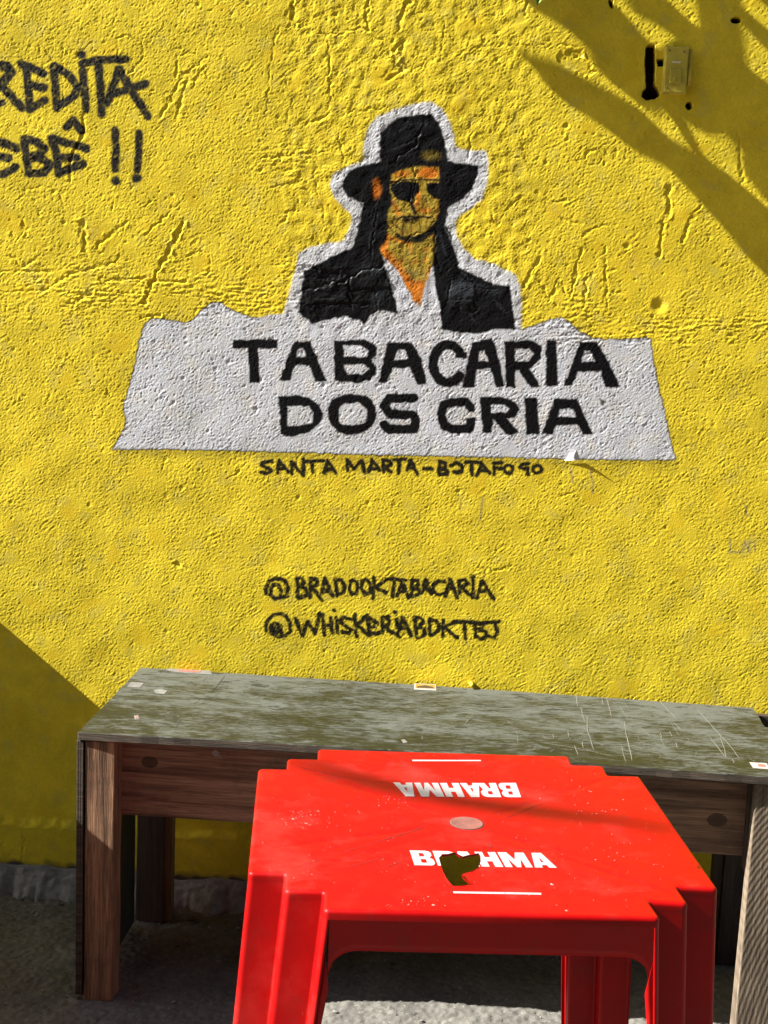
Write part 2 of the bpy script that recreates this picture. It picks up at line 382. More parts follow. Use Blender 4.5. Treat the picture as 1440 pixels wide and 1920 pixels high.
H(k5, 845, 530, 855, 700); H(k5, 825, 445, w=9); H(k5, 1010, 550, 930, 525, 880, 570, 940, 620, 1020, 660, 980, 705, 915, 685)
H(k5, 1050, 490, 1070, 740); H(k5, 1185, 500, 1080, 610, 1195, 720); H(k5, 1195, 530, 1215, 700); H(k5, 1190, 520, 1310, 590); H(k5, 1215, 640, 1270, 625); H(k5, 1195, 725, 1340, 695)
H(k5, 1365, 700, 1360, 530, 1430, 520); H(k6, 0, 520, 60, 560, 50, 610, 0, 630, 165, 740); H(k6, 145, 555, 150, 640); H(k6, 125, 468, w=8.5)
H(k6, 155, 720, 210, 530, 305, 735); H(k6, 170, 650, 265, 635); H(k6, 365, 740, 345, 530, 410, 525, 445, 580, 370, 640, 460, 660, 465, 720, 380, 760, w=7.6)
H(k6, 510, 720, 515, 545, 590, 570, 625, 640, 590, 700, 510, 725); H(k6, 665, 560, 660, 740); H(k6, 690, 630, 790, 580, 880, 575, 1100, 590); H(k6, 680, 640, 820, 755)
H(k6, 905, 590, 915, 760); H(k6, 1020, 600, 1030, 740, 1100, 770, 1155, 740, 1140, 680, 1040, 670, 1110, 640, 1120, 600, 1020, 595, w=7.6)
H(k6, 1130, 590, 1300, 575); H(k6, 1250, 590, 1275, 700, 1240, 755, 1185, 740)

# --- big graffiti on the left
gra = Layer()
def G(*ps, w=16.5): gra.line(k7(*ps), w, 2.3)
G(-60, 200, 60, 210, 100, 270, 40, 340, -40, 420, w=19); G(20, 400, 100, 480, 200, 590); G(-30, 560, 20, 540, w=14)
G(190, 190, 270, 220, 390, 280); G(235, 230, 270, 600); G(245, 380, 395, 405); G(275, 590, 405, 520)
G(485, 220, 510, 590); G(490, 210, 620, 290, 700, 400, 670, 480, 510, 580)
G(745, 250, 770, 520, 775, 600); G(735, 110, w=18); G(740, 190, 900, 155, 1130, 150); G(885, 200, 905, 400, 915, 640)
G(965, 540, 1070, 240, 1180, 430, 1330, 660); G(990, 470, 1150, 420, 1310, 370)
G(-60, 880, 20, 900, 150, 950); G(-60, 1020, 80, 1040); G(-60, 1190, 40, 1180, 140, 1120)
G(215, 870, 260, 1180); G(230, 870, 330, 890, 400, 950, 340, 1010, 250, 1040, 380, 1040, 455, 1100, 400, 1170, 260, 1180)
G(460, 860, 510, 1000, 525, 1180); G(470, 860, 600, 900, 780, 950); G(520, 1040, 690, 1030); G(530, 1170, 640, 1130, 750, 1090); G(600, 760, 660, 700, 730, 790)
G(1035, 790, 1045, 960, 1035, 1140, w=15); G(1040, 1245, w=18); G(1250, 810, 1250, 980, 1235, 1140, w=15); G(1230, 1220, w=19)

# --- white ground of the sign
ban = Layer()
ban_pts = kp(210, 843, 228, 812, 236, 790, 231, 762, 242, 725, 254, 680, 260, 640, 272, 607, 286, 597, 312, 599, 345, 605, 362, 600, 378, 582, 398, 566, 412, 567,
             440, 583, 470, 595, 484, 596, 510, 589, 545, 588, 700, 590, 850, 606, 978, 617, 1005, 609, 1030, 600, 1052, 595, 1066, 602, 1084, 620, 1110, 634, 1140, 637,
             1220, 634, 1226, 680, 1238, 738, 1254, 805, 1266, 862, 1180, 863, 1080, 861, 900, 857, 700, 853, 460, 846, 330, 843)
ban.poly(ban_pts, 1.0)
halo = Layer()
halo.poly(kb(90, 1120, 110, 1040, 150, 900, 165, 820, 220, 785, 330, 765, 400, 750, 430, 690, 445, 620, 400, 580, 350, 525, 328, 460, 340, 410, 400, 375, 500, 335, 505, 240,
             525, 170, 570, 110, 650, 75, 740, 45, 850, 28, 910, 65, 950, 130, 970, 200, 980, 265, 1050, 283, 1140, 285, 1152, 350, 1145, 450, 1120, 530, 1070, 580, 1000, 620,
             978, 660, 985, 720, 1020, 790, 1080, 845, 1190, 875, 1290, 930, 1315, 980, 1322, 1080, 1325, 1200, 1325, 1260, 90, 1260), 3.5)
edge = Layer(); edge.line(ban_pts[:18], 2.4, 1.2); edge.line(ban_pts[21:]+ban_pts[:1], 2.4, 1.2)
over = Layer(); over.line(kp(225, 848, 460, 852, 700, 860, 900, 864, 1080, 868, 1262, 868), 10, 11, .45)

# --- portrait
blk = Layer()
blk.poly(kb(500, 358, 590, 342, 583, 260, 592, 190, 640, 140, 700, 108, 790, 95, 860, 95, 895, 145, 925, 230, 945, 338, 1010, 348, 1100, 362, 1092, 420, 1065, 485, 1020, 535,
            950, 575, 935, 600, 925, 670, 950, 740, 990, 830, 1000, 890, 1080, 930, 1180, 975, 1265, 990, 1275, 1080, 1285, 1150, 1290, 1215, 1200, 1210, 1100, 1235, 1000, 1232,
            905, 1212, 900, 1110, 880, 1020, 860, 930, 800, 900, 640, 880, 610, 870, 640, 960, 665, 1050, 688, 1138, 640, 1120, 580, 1115, 540, 1140, 505, 1190, 480, 1165,
            400, 1145, 300, 1165, 235, 1185, 165, 1125, 180, 1000, 195, 905, 250, 880, 330, 835, 440, 790, 470, 700, 490, 620, 500, 556, 470, 548, 415, 518, 390, 468, 402, 420, 440, 385), 2.0)
shirt = Layer()
shirt.poly(kf(500, 1030, 600, 1110, 720, 1300, 800, 1450, 860, 1530, 920, 1290, 990, 1120, 1010, 1330, 1050, 1480, 1060, 1690, 660, 1690, 640, 1500, 600, 1350, 560, 1180), 2)
skin = Layer()
skin.poly(kf(590, 240, 700, 190, 840, 165, 1040, 175, 1045, 290, 1050, 500, 1050, 600, 1010, 690, 950, 770, 840, 830, 700, 840, 640, 830, 600, 790, 540, 700, 540, 560, 580, 480, 575, 340), 2.5)
skin.poly(kf(480, 960, 500, 880, 540, 740, 600, 800, 700, 850, 840, 880, 980, 800, 1010, 860, 1000, 1000, 975, 1130, 920, 1280, 860, 1520, 800, 1450, 720, 1300, 620, 1120, 520, 1050), 3)
org = Layer()
org.ell(kf(940, 225)[0], 20, 11, .5); org.ell(kf(690, 235)[0], 17, 7, .6, .7); org.line(kf(850, 420, 835, 540), 7, 5); org.line(kf(595, 500, 655, 620), 6, 4, .9)
org.line(kf(840, 590, 960, 590), 6, 4, .8); org.line(kf(1045, 520, 1020, 680), 3, 3, .8); org.line(kf(530, 850, 500, 970, 620, 1120, 740, 1270, 850, 1480), 15, 7)
org.poly(kf(700, 1270, 930, 1270, 860, 1530, 800, 1440), 4, .9); org.line(kf(560, 850, 760, 910), 6, 4, .7); org.line(kf(920, 1260, 985, 1130), 6, 5, .7)
ear = Layer(); ear.ell(kf(445, 380)[0], 8, 16, .6, .9); bnd = Layer(); bnd.ell(kf(965, 60)[0], 16, 9, .6, .45)
ftr = Layer()
ftr.poly(kf(580, 330, 700, 308, 850, 312, 858, 380, 825, 450, 770, 500, 700, 508, 625, 470, 582, 400), 1.2); ftr.poly(kf(925, 325, 1070, 322, 1075, 490, 1000, 475, 935, 415), 1.2)
ftr.line(kf(575, 318, 700, 298, 860, 292, 1060, 300), 3.4, 1.3); ftr.poly(kf(520, 470, 590, 440, 600, 520, 570, 560, 545, 680, 560, 800, 520, 900, 480, 950, 470, 700), 3.5)
ftr.line(kf(1050, 500, 1062, 600, 1010, 720), 5, 2.5); ftr.line(kf(640, 480, 560, 560), 3, 2, .7); ftr.line(kf(1000, 830, 1000, 1000, 985, 1120), 5, 3, .8)
ftr.line(kf(765, 480, 790, 560, 815, 610), 8, 3); ftr.line(kf(640, 672, 700, 652, 830, 648, 965, 655), 4.6, 1.8); ftr.ell(kf(735, 680)[0], 8, 6, .5); ftr.ell(kf(810, 665)[0], 6, 5, .5)
ftr.line(kf(560, 690, 650, 670), 3, 2, .8); ftr.line(kf(590, 700, 690, 790, 680, 840), 4, 3, .8); ftr.line(kf(700, 700, 690, 820), 5, 3, .9); ftr.line(kf(780, 700, 775, 790), 3, 2.5, .7); ftr.line(kf(855, 690, 858, 780), 2.6, 2, .8); ftr.line(kf(650, 835, 760, 885, 880, 875, 985, 790), 9, 3, .95)
ftr.line(kf(545, 560, 520, 700, 530, 860), 6, 3, .9); ftr.line(kf(580, 490, 640, 590), 3, 2, .6); ftr.line(kf(600, 1100, 760, 1010, 820, 960), 3, 3, .6); ftr.line(kf(770, 1090, 780, 1260), 9, 6, .45)
ftr.line(kf(740, 1260, 810, 1290, 900, 1270), 3, 3, .55); ftr.line(kf(1095, 540, 1125, 640, 1075, 715), 2.8, 1.2); ftr.line(kf(290, 520, 320, 620, 260, 760), 2.5, 1.2); ftr.line(kf(1110, 740, 1160, 850, 1160, 950), 4, 1.6)
ftr.line(kf(990, 690, 930, 780), 3, 2, .8)
gry = Layer(); gry.ell(kb(1010, 1010)[0], 26, 17, .8, .75); gry.ell(kb(540, 900)[0], 24, 9, .8, .35); gry.ell(kb(1180, 1010)[0], 16, 10, .8, .3); gry.ell(kb(580, 1050)[0], 10, 18, .8, .4)
for ps in ((230, 1000, 330, 975, 420, 930), (260, 1060, 400, 1040), (470, 960, 560, 920), (620, 960, 640, 1060), (1020, 920, 1100, 980, 1200, 1010), (960, 1080, 1060, 1130, 1080, 1180), (1180, 1060, 1240, 1120), (660, 200, 740, 150, 830, 140), (650, 280, 760, 240), (560, 600, 545, 700, 530, 790), (900, 720, 930, 830)):
    gry.line(kb(*ps), 2.5, 3.5, .55)

# --- pigment
YEL = np.array([.78, .61, .036]); WHT = np.array([.61, .635, .685]); BLK = np.array([.007, .007, .008]); OCH = np.array([.42, .30, .035]); ORG = np.array([.70, .20, .016])
big = fft_noise(shp, DX, .45, .6, seed=21); mid = fft_noise(shp, DX, .09, .6, seed=22); fin = fft_noise(shp, DX, .02, .5, seed=23)
col = np.empty(shp+(4,), np.float32); col[..., 3] = 1.0
tone = 1+.04*big+.03*mid+.02*fin
col[..., :3] = YEL*tone[..., None]
patch = sstep(1.2, 2.4, fft_noise(shp, DX, .16, .5, seed=24))      # later coats of a warmer yellow
for cx_, cy_, r_, a_ in ((1200, 500, 95, .9), (1085, 110, 42, .8), (560, 390, 60, .5), (300, 345, 40, .6), (480, 520, 50, .5)):
    patch = np.maximum(patch, a_*np.exp(-((PX-cx_)**2+(PY-cy_)**2)/(r_*r_))*(.6+.4*np.clip(mid, -1, 1)))
def blend(mask, c, alpha_gloss=None):
    global col
    mm = np.clip(mask, 0, 1)[..., None]
    col[..., :3] = col[..., :3]*(1-mm)+np.asarray(c)*mm
    if alpha_gloss is not None: col[..., 3] = col[..., 3]*(1-mm[..., 0])+alpha_gloss*mm[..., 0]
blend(patch*.4, [.76, .50, .012])
dull = sstep(.7, 2.0, fft_noise(shp, DX, .11, .6, seed=25))
blend(dull*.25, [.50, .44, .12])
spray = 1-.12*np.clip(fin, -1, 2)
blend(halo.m*.97, WHT*.98); blend(ban.m*(1-.03*np.clip(mid, 0, 2)), WHT); blend(over.m*np.clip(spray, 0, 1), [.06, .055, .03])
stain = sstep(.3, 2, fft_noise(shp, DX, .10, .5, seed=26))*ban.m*(1-sstep(380, 500, PX)*0)
blend(stain*.25, [.72, .66, .56])
blend(edge.m*.85, BLK)
blend(blk.m, BLK, .15); blend(shirt.m, WHT*.98, 1); blend(skin.m*.97, OCH, .7); blend(skin.m*org.m, ORG, .9); blend(ear.m, ORG*.9, .8); blend(bnd.m, OCH*.7, .5)
blend(skin.m*sstep(.2, 1.6, fft_noise(shp, DX, .028, .5, seed=28))*.35, [.05, .035, .012], .4); blend(skin.m*sstep(.6, 2.2, fft_noise(shp, DX, .04, .5, seed=29))*.35, ORG)
blend(ftr.m, BLK, .2); blend(gry.m*blk.m*.65, [.07, .08, .095], .3)
blend(sign.m, BLK*.85, .25); blend(sub.m*.98, BLK, .4); blend(np.clip(han.m*1.06*spray, 0, .985), BLK, .5)
gsp = Layer()
blend(gra.m*np.clip(.99-.08*np.clip(fin-.3, 0, 2), 0, 1), [.012, .012, .015], .35)
# fine speckle of overspray round the graffiti
spk = (fft_noise(shp, DX, .006, .3, seed=27) > 1.9)
near = np.zeros(shp, np.float32)
for L in (gra, han): near = np.maximum(near, L.m)
# grey pencil-like marks and paint residues
mk = Layer()
for ps in ((1070, 878, 1075, 905), (1108, 880, 1112, 925), (905, 935, 900, 975), (1398, 948, 1402, 968), (1370, 1012, 1368, 1035, 1385, 1035), (1392, 1035, 1396, 1015, 1404, 1034, 1406, 1014), (1414, 1016, 1416, 1034)):
    mk.line(kp(*ps), 3.2, 2.2, .75)
blend(mk.m, [.22, .20, .15])
res = Layer(); res.poly(kp(1124, 742, 1136, 738, 1146, 744, 1142, 757, 1130, 758, 1124, 752), 1.2); blend(res.m*(mid > -.5), [.25, .33, .30])
res2 = Layer(); res2.poly(kp(1126, 748, 1135, 750, 1132, 762, 1127, 758), 1.2); blend(res2.m, [.10, .08, .06])
# darker patchy band near the base
low_dark = sstep(.14, .06, GZ)*sstep(-.6, 1.4, mid+.5*big)
blend(low_dark*.35, [.16, .13, .03])
base = sstep(.073, .066, GZ+.004*mid)
blend(base, [.10, .095, .085]); blend(sstep(.085, .070, GZ+.005*mid)*.6, [.07, .06, .04])

# --- relief (metres, positive = towards the street)
mm = .001
wv_ = lambda k: fft_noise(shp, DX, .2, .6, seed=60+k)
A1 = fft_noise(shp, DX, .0115, .36, seed=31); A2 = fft_noise(shp, DX, .0066, .28, seed=32); A3 = fft_noise(shp, DX, .030, .45, 1, .7, seed=33)
A4 = fft_noise(shp, DX, .20, .6, seed=34); A5 = fft_noise(shp, DX, .018, .4, 1.0, 3.2, seed=35, ang=-.15)
rough_zone = np.clip(.55+.35*fft_noise(shp, DX, .18, .5, seed=36)+.25*sstep(620, 520, PY)-.25*sstep(900, 1100, PY), .15, 1.2)
smooth_zone = np.clip(1-.75*patch, .2, 1)
h = mm*(.165*np.tanh(A1*1.2)-.035*A1*A1+.14*A2*(.8+.3*np.clip(A3, -1, 2))+.045*A3+.22*A4+.05*A5*rough_zone)
h = mm*.22*A4+(h-mm*.22*A4)*smooth_zone
# coarse horizontal strata where the coats meet, and trowel drags of several sizes
seam = np.exp(-((PY-545-25*wv_(1))/42)**2)*sstep(760, 560, PX)+np.exp(-((PY-615-12*wv_(2))/30)**2)*sstep(980, 1060, PX)+.7*np.exp(-((PY-300)/60)**2)*sstep(700, 520, PX)*sstep(420, 520, PX)
h += mm*np.clip(seam, 0, 1)*(.30*fft_noise(shp, DX, .020, .4, 2.6, .6, seed=45)+.20*fft_noise(shp, DX, .012, .35, 1.3, .8, seed=46))
drag = np.clip(fft_noise(shp, DX, .13, .5, seed=47)-.6, 0, 1.4)
h += mm*drag*.10*fft_noise(shp, DX, .016, .4, 2.6, .7, seed=48, ang=.7)
flat = np.clip(fft_noise(shp, DX, .10, .5, seed=49)-.7, 0, 1)*.65
h -= (h-mm*.22*A4)*flat
spallm = sstep(2.0, 2.2, fft_noise(shp, DX, .022, .45, seed=50)); h -= mm*.7*spallm*sstep(1000, 700, PY)
# trowelled ridges and old stone edges show through in the rougher zones
R1 = 1-np.abs(fft_noise(shp, DX, .085, .35, seed=37)); R2 = 1-np.abs(fft_noise(shp, DX, .16, .3, seed=38))
h -= mm*.22*np.clip(rough_zone-.45, 0, 1)*(np.clip(R1-.90, 0, 1)/.1)**1.3*sstep(640, 560, PY)
blocky = sstep(700, 560, PY)*sstep(480, 560, PX)*sstep(1060, 960, PX)
h += mm*.38*blocky*np.tanh(1.6*fft_noise(shp, DX, .045, .3, seed=39))
wv = fft_noise(shp, DX, .05, .5, seed=43); wv2 = fft_noise(shp, DX, .035, .5, seed=44)
def crack(pts, w, d, rim=.16):
    """carved line: w in photo px, d in mm"""
    global h
    sl = bbox(pts, w*4+4)
    if not sl: return
    X = PX[sl]+w1[sl]*1.5+w3[sl]*.35; Y = PY[sl]+w2[sl]*1.5-w3[sl]*.35
    dd = None
    for p, q in zip(pts[:-1], pts[1:]):
        e = seg_d(X, Y, p, q); dd = e if dd is None else np.minimum(dd, e)
    wl = w*(.50+.22*np.clip(wv[sl], -1.2, 1.5)); v = -np.exp(-(dd/wl)**2)+rim*np.clip(.5+wv2[sl], 0, 2)*np.exp(-((dd-w*1.2)/(w*.5))**2)
    h[sl] += (mm*d*v*np.clip(.9+.32*wv2[sl], .15, 1.3)).astype(np.float32)
for k, w, d, ps in [
    (ka, 5, 2.2, (1095, -10, 1100, 60, 1105, 100)), (ka, 5, 1.9, (1385, -10, 1375, 60, 1380, 110)), (ka, 3.5, 1.1, (1120, 85, 1150, 115, 1220, 130, 1290, 120, 1370, 105, 1430, 150)),
    (ka, 3, .8, (1105, 98, 1050, 100, 1030, 140, 1015, 250, 1005, 330, 1000, 440)), (ka, 4, 1.4, (1230, 150, 1240, 300, 1235, 400, 1225, 440, 1150, 465)), (ka, 3, 1.2, (1310, 420, 1430, 405)),
    (ka, 2.5, .7, (1100, 340, 1090, 380, 1105, 420)), (ka, 3.5, 1.2, (980, 590, 1120, 580, 1220, 572)), (ka, 3, 1.1, (1270, 510, 1290, 600)), (ka, 3, .9, (1180, 640, 1180, 700, 1215, 790, 1210, 900)),
    (ka, 4, 1.2, (1060, 835, 1085, 790)), (ka, 3, 1.0, (445, 215, 440, 140, 480, 128, 530, 160, 535, 220, 490, 270)), (ka, 3, 1.0, (660, 290, 665, 210, 710, 195, 755, 215, 700, 270)),
    (ka, 5, 1.2, (775, 215, 680, 290, 640, 370, 600, 440)), (ka, 5, 1.3, (700, 300, 660, 440)), (ka, 3, .9, (720, 330, 760, 250, 785, 300)), (ka, 2.5, .9, (145, 180, 155, 230)),
    (ka, 2.5, .9, (170, 185, 200, 230)), (ka, 2.5, .9, (235, 170, 235, 260)), (ka, 2.5, .8, (300, 190, 345, 160, 350, 200)), (ka, 4, 1.6, (315, 430, 310, 510, 260, 600, 265, 690)),
    (ka, 5.5, 3.2, (690, 830, 655, 900, 610, 980, 570, 1060, 540, 1135)), (ka, 5, 1.6, (475, 835, 400, 890, 365, 930)), (ka, 4, 1.2, (550, 880, 590, 840, 650, 780)), (ka, 7, 2.4, (305, 835, 315, 880, 318, 940)),
    (ka, 4.5, 1.5, (160, 1090, 260, 1030, 380, 995, 430, 990, 450, 960)), (ka, 3.5, 1.1, (-10, 1020, 60, 1015, 200, 1020)), (ka, 4, 1.4, (380, 1050, 520, 1045, 700, 1060)), (ka, 6, 1.8, (270, 1140, 340, 1100)),
    (ka, 2.5, .8, (-10, 1095, 150, 1090, 320, 1105, 500, 1100, 700, 1100, 800, 1130)), (ka, 3, .9, (60, 760, 100, 710, 170, 700, 230, 720, 245, 800)), (ka, 3, .9, (130, 760, 150, 810)),
    (ka, 3, 1.0, (40, 870, 60, 910, 90, 860, 110, 905)), (ka, 4, 1.2, (80, 820, 100, 860)), (ka, 5, 1.5, (40, 960, 80, 1000, 130, 975)), (ka, 2.5, .6, (1000, 990, 1100, 1000, 1200, 1010)),
    (ka, 3, .9, (700, 960, 750, 940, 790, 970, 780, 1030, 730, 1050)), (ka, 3.2, .9, (600, 990, 640, 960, 650, 1000)), (ka, 3, .9, (1020, 700, 1090, 690, 1160, 720)),
    (kc, 3, .9, (230, 60, 215, 180, 210, 230)), (kc, 3, .9, (340, 40, 345, 90)), (kc, 6, 2.0, (40, 190, 70, 150, 66, 200)), (kc, 6, 2.0, (20, 205, 70, 260, 20, 300)), (kc, 5, 1.6, (100, 0, 60, 60, 55, 110)),
    (kc, 2.6, .8, (275, 210, 330, 180, 400, 170, 560, 172, 750, 170)), (kc, 3.5, 1.1, (320, 470, 330, 500, 315, 590)), (kc, 5, 1.6, (1330, 500, 1335, 600, 1345, 680)), (kc, 6.5, 2.4, (1070, 700, 1065, 800)),
    (kc, 4, 1.4, (1190, 770, 1150, 820, 1120, 910)), (kc, 5, 1.6, (1050, 820, 1035, 920, 1030, 960)), (kc, 2.6, .9, (745, 550, 710, 580, 730, 610)), (kc, 2.6, .9, tuple(v for p in arc(785, 590, 32, 28, 0, 360, 12) for v in p)),
    (kc, 2.6, .9, (830, 615, 830, 560, 860, 600, 868, 560, 878, 608)), (kc, 2.6, .9, (905, 565, 905, 605)), (kc, 3, 1.0, (400, 790, 425, 850)), (kc, 3.5, 1.1, (430, 840, 480, 760, 520, 735)),
    (kc, 3, 1.0, (660, 820, 740, 840)), (kc, 3, 1.0, (570, 720, 640, 760, 690, 750)), (kc, 3, .9, (750, 880, 800, 850, 870, 845)), (kc, 4, 1.4, (520, 1080, 560, 1010, 590, 950)),
    (kc, 4, 1.3, (590, 1060, 620, 1130, 650, 1050, 700, 1110, 740, 930)), (kc, 4, 1.4, (750, 1150, 760, 1040)), (kc, 3.5, 1.3, (830, 930, 835, 1150)), (kc, 3.5, 1.2, (835, 1095, 900, 1100)), (kc, 3, 1, (840, 1020, 870, 1010)),
    (kc, 4, 1.1, (1350, 540, 1440, 565)), (kc, 3.5, 1.4, (700, 200, 745, 225, 790, 270)), (kc, 4, 1.2, (1180, 640, 1110, 650)), (kc, 4, 1.4, (540, 0, 525, 60)), (kc, 3, 1.0, (160, 420, 140, 500, 90, 540)),
    (kb, 3.5, 1.9, (200, 1005, 300, 985, 400, 960, 440, 930, 600, 880)), (kb, 3, 1.6, (215, 1085, 420, 1075, 560, 1090)), (kb, 3, 1.7, (430, 930, 425, 1000, 440, 1110)), (kb, 3, 1.5, (560, 1000, 580, 1100)),
    (kb, 3, 1.6, (250, 880, 300, 950, 380, 900)), (kb, 3, 1.5, (560, 560, 570, 640, 545, 760, 540, 850)), (kb, 3, 1.5, (800, 180, 770, 260, 640, 350)), (kb, 3, 1.4, (960, 960, 940, 1060, 900, 1140)),
    (kb, 3, 1.4, (1000, 920, 1090, 990, 1200, 1010)), (kb, 3, 1.4, (640, 470, 720, 420, 760, 470, 740, 540)), (kb, 3, 1.3, (880, 700, 870, 800, 900, 900)), (kb, 3, 1.2, (600, 620, 700, 600, 760, 640)),
    (kb, 3, 1.2, (700, 780, 760, 720, 860, 700)), (kb, 2.6, 1.2, (760, 360, 775, 430, 760, 560)), (kb, 3, 1.3, (160, 880, 260, 890)), (kb, 3, 1.1, (1165, 870, 1165, 980)), (kb, 3, 1.2, (930, 1060, 1080, 1050, 1085, 1120)),
    (kp, 3, 1.6, (45, 1545, 47, 1575, 43, 1612)), (kp, 2.2, .8, (2, 1590, 10, 1575)), (kp, 3.5, 1.0, (55, 1272, 75, 1290, 85, 1278)), (kp, 3, .8, (890, 1060, 915, 1070, 960, 1063)),
    (kp, 3.5, 1.3, (1050, 930, 1070, 925)), (kp, 3, 1.0, (325, 1057, 350, 1065)), (kp, 4, 2.0, (262, 595, 300, 590))]:
    crack(k(*ps), w*1.1, d*1.05)
def dent(x, y, r, d, sharp=2):
    global h
    sl = bbox([(x-r*2, y-r*2), (x+r*2, y+r*2)], 3)
    if sl:
        q = np.hypot((PX[sl]-x)/r, (PY[sl]-y)/r)
        h[sl] += mm*d*(-np.exp(-q**sharp)+.14*np.exp(-((q-1.4)/.4)**2))
dent(1236, 573, 12, 3.0, 2.2); dent(1062, 236, 5, 2.4); dent(1063, 262, 3.5, 1.8); dent(1175, 462, 6, 2); dent(992, 451, 4, 2); dent(334, 1059, 6, 2); dent(120, 417, 4, 2)
for _ in range(420):
    x, y = random.uniform(-20, 1460), random.uniform(-10, 1600)
    dent(x, y, random.choice((1.6, 2.0, 2.5, 3.2, 4.2)), random.uniform(.5, 1.7)*(1 if y < 950 else .6))
for _ in range(90):
    x, y = random.uniform(-20, 1460), random.uniform(-10, 900); a = random.uniform(0, 3.14); L = random.uniform(8, 34)
    pts = [(x, y)]
    for i in range(3):
        a += random.uniform(-.6, .6); pts.append((pts[-1][0]+L*math.cos(a)/2, pts[-1][1]+L*math.sin(a)/2))
    crack(pts, random.uniform(1.8, 3.2), random.uniform(.3, .9))
# raised old plaster flakes near (1100,110) and the thick lower course
def plateau(pts, hgt, soft=1.5):
    global h
    sl = bbox(pts, soft*3+4)
    if sl: h[sl] += mm*hgt*sstep(soft, -soft, poly_sd(PX[sl]+w1[sl]*2, PY[sl]+w2[sl]*2, pts))
plateau(kc(650, 200, 700, 190, 750, 195, 775, 230, 790, 270, 760, 290, 700, 260, 660, 235), -1.6)
plateau(kb(200, 1010, 420, 965, 425, 1070, 210, 1080), 1.2); plateau(kb(440, 935, 600, 885, 650, 990, 440, 1000), 1.6); plateau(kb(960, 960, 1080, 1000, 1080, 1110, 950, 1090), 1.0)
plateau(kb(300, 900, 390, 905, 350, 960, 260, 950), -1.6)
ledge = .186+.004*big+.0025*fft_noise(shp, DX, .06, .5, seed=41)
h += .011*sstep(.014, -.014, GZ-ledge)
h += .0025*sstep(.010, -.010, GZ-ledge)*np.exp(-((GZ-ledge+.008)/.010)**2)
# holes through the render: slot beside the box, anchor holes
hole = Layer()
slot = kp(1213, 88, 1217, 85, 1226, 86, 1227, 120, 1226, 158, 1233, 168, 1236, 178, 1228, 184, 1212, 186, 1205, 180, 1207, 170, 1213, 165, 1211, 120)
hl = np.zeros(shp, np.float32)
for pts in (slot, kp(1233, 113, 1244, 112, 1244, 122, 1236, 123), [(1292+4.5*math.cos(a/2), 198+6*math.sin(a/2)) for a in range(12)], [(1380+8*math.cos(a/2), 38+4.5*math.sin(a/2)) for a in range(12)], kp(1143, 0, 1147, 4, 1148, 14, 1144, 8)):
    sl = bbox(pts, 6)
    sdv = poly_sd(PX[sl]+w3[sl]*.3, PY[sl], pts)-1.0
    hl[sl] = np.maximum(hl[sl], sstep(.8, -.8, sdv))
h -= .030*hl; blend(hl, [.018, .009, .006])
h = h.astype(np.float32)

# --- parts of the wall: every face belongs to the paint it mostly carries
ident = np.zeros(shp, np.uint8)
ident[(ban.m > .5) | (halo.m > .5)] = 1
ident[(blk.m > .5) & (ident == 1)] = 2; ident[((skin.m > .5) | (ear.m > .5) | (shirt.m > .5) | (ftr.m > .6)) & (ident > 0)] = 2
ident[(sign.m > .5)] = 3; ident[sub.m > .5] = 4; ident[han.m > .5] = 5; ident[gra.m > .5] = 6
fid = ident[:-1, :-1].copy()
V = np.stack([GX, -h, GZ], -1).reshape(-1, 3).astype(np.float32)
gy_, gx_ = np.gradient(h, DX)
NRM = np.stack([-(-gx_), -np.ones(shp), gy_*0], -1)
NRM = np.stack([-gx_, -np.ones(shp, np.float32), -gy_], -1)      # surface y=-h(x,z), outward -y
NRM[..., 0] = -gx_; NRM[..., 2] = -gy_
NRM /= np.linalg.norm(NRM, axis=-1, keepdims=True); NRM = NRM.reshape(-1, 3).astype(np.float32)
COLS = np.clip(col, 0, 1).reshape(-1, 4)
idx = np.arange(nx*nz).reshape(nz, nx)
a = idx[:-1, :-1].ravel(); b = idx[:-1, 1:].ravel(); c_ = idx[1:, 1:].ravel(); d_ = idx[1:, :-1].ravel()
QUADS = np.stack([a, b, c_, d_], 1)                              # seen from -y: counter-clockwise
def grid_mesh(name, quads, V, NRM, COLS):
    used = np.zeros(len(V), bool); used[quads.ravel()] = True
    remap = np.cumsum(used)-1; q = remap[quads].astype(np.int32); vv = V[used]
    me = bpy.data.meshes.new(name); me.vertices.add(len(vv)); me.vertices.foreach_set('co', vv.ravel())
    n = len(q); me.loops.add(n*4); me.loops.foreach_set('vertex_index', q.ravel())
    me.polygons.add(n); me.polygons.foreach_set('loop_start', np.arange(0, n*4, 4, dtype=np.int32)); me.polygons.foreach_set('loop_total', np.full(n, 4, np.int32))
    me.polygons.foreach_set('use_smooth', np.ones(n, bool))
    me.update(calc_edges=True)
    if COLS is not None:
        at = me.color_attributes.new('pigment', 'FLOAT_COLOR', 'POINT'); at.data.foreach_set('color', COLS[used].ravel().astype(np.float32))
    me.normals_split_custom_set_from_vertices(NRM[used])
    return me
wall_o = empty('street_wall', (0, 0, 0)); tag(wall_o, 'rough yellow painted wall carrying the hat man sign, behind the wooden bench', 'wall')
sel = lambda i: QUADS[fid.ravel() == i]
link('plaster', grid_mesh('plaster', sel(0), V, NRM, COLS), M_PAINT, wall_o)
mural = link('painted_sign', grid_mesh('painted_sign', sel(1), V, NRM, COLS), M_PAINT, wall_o); mural['label'] = 'white painted sign ground with hill-shaped top edge'
o = link('portrait', grid_mesh('portrait', sel(2), V, NRM, COLS), M_PAINT, mural); o['label'] = 'black and orange stencil portrait of a man in hat and dark glasses'
o = link('lettering', grid_mesh('lettering', sel(3), V, NRM, COLS), M_PAINT, mural); o['label'] = 'large black letters TABACARIA DOS CRIA'
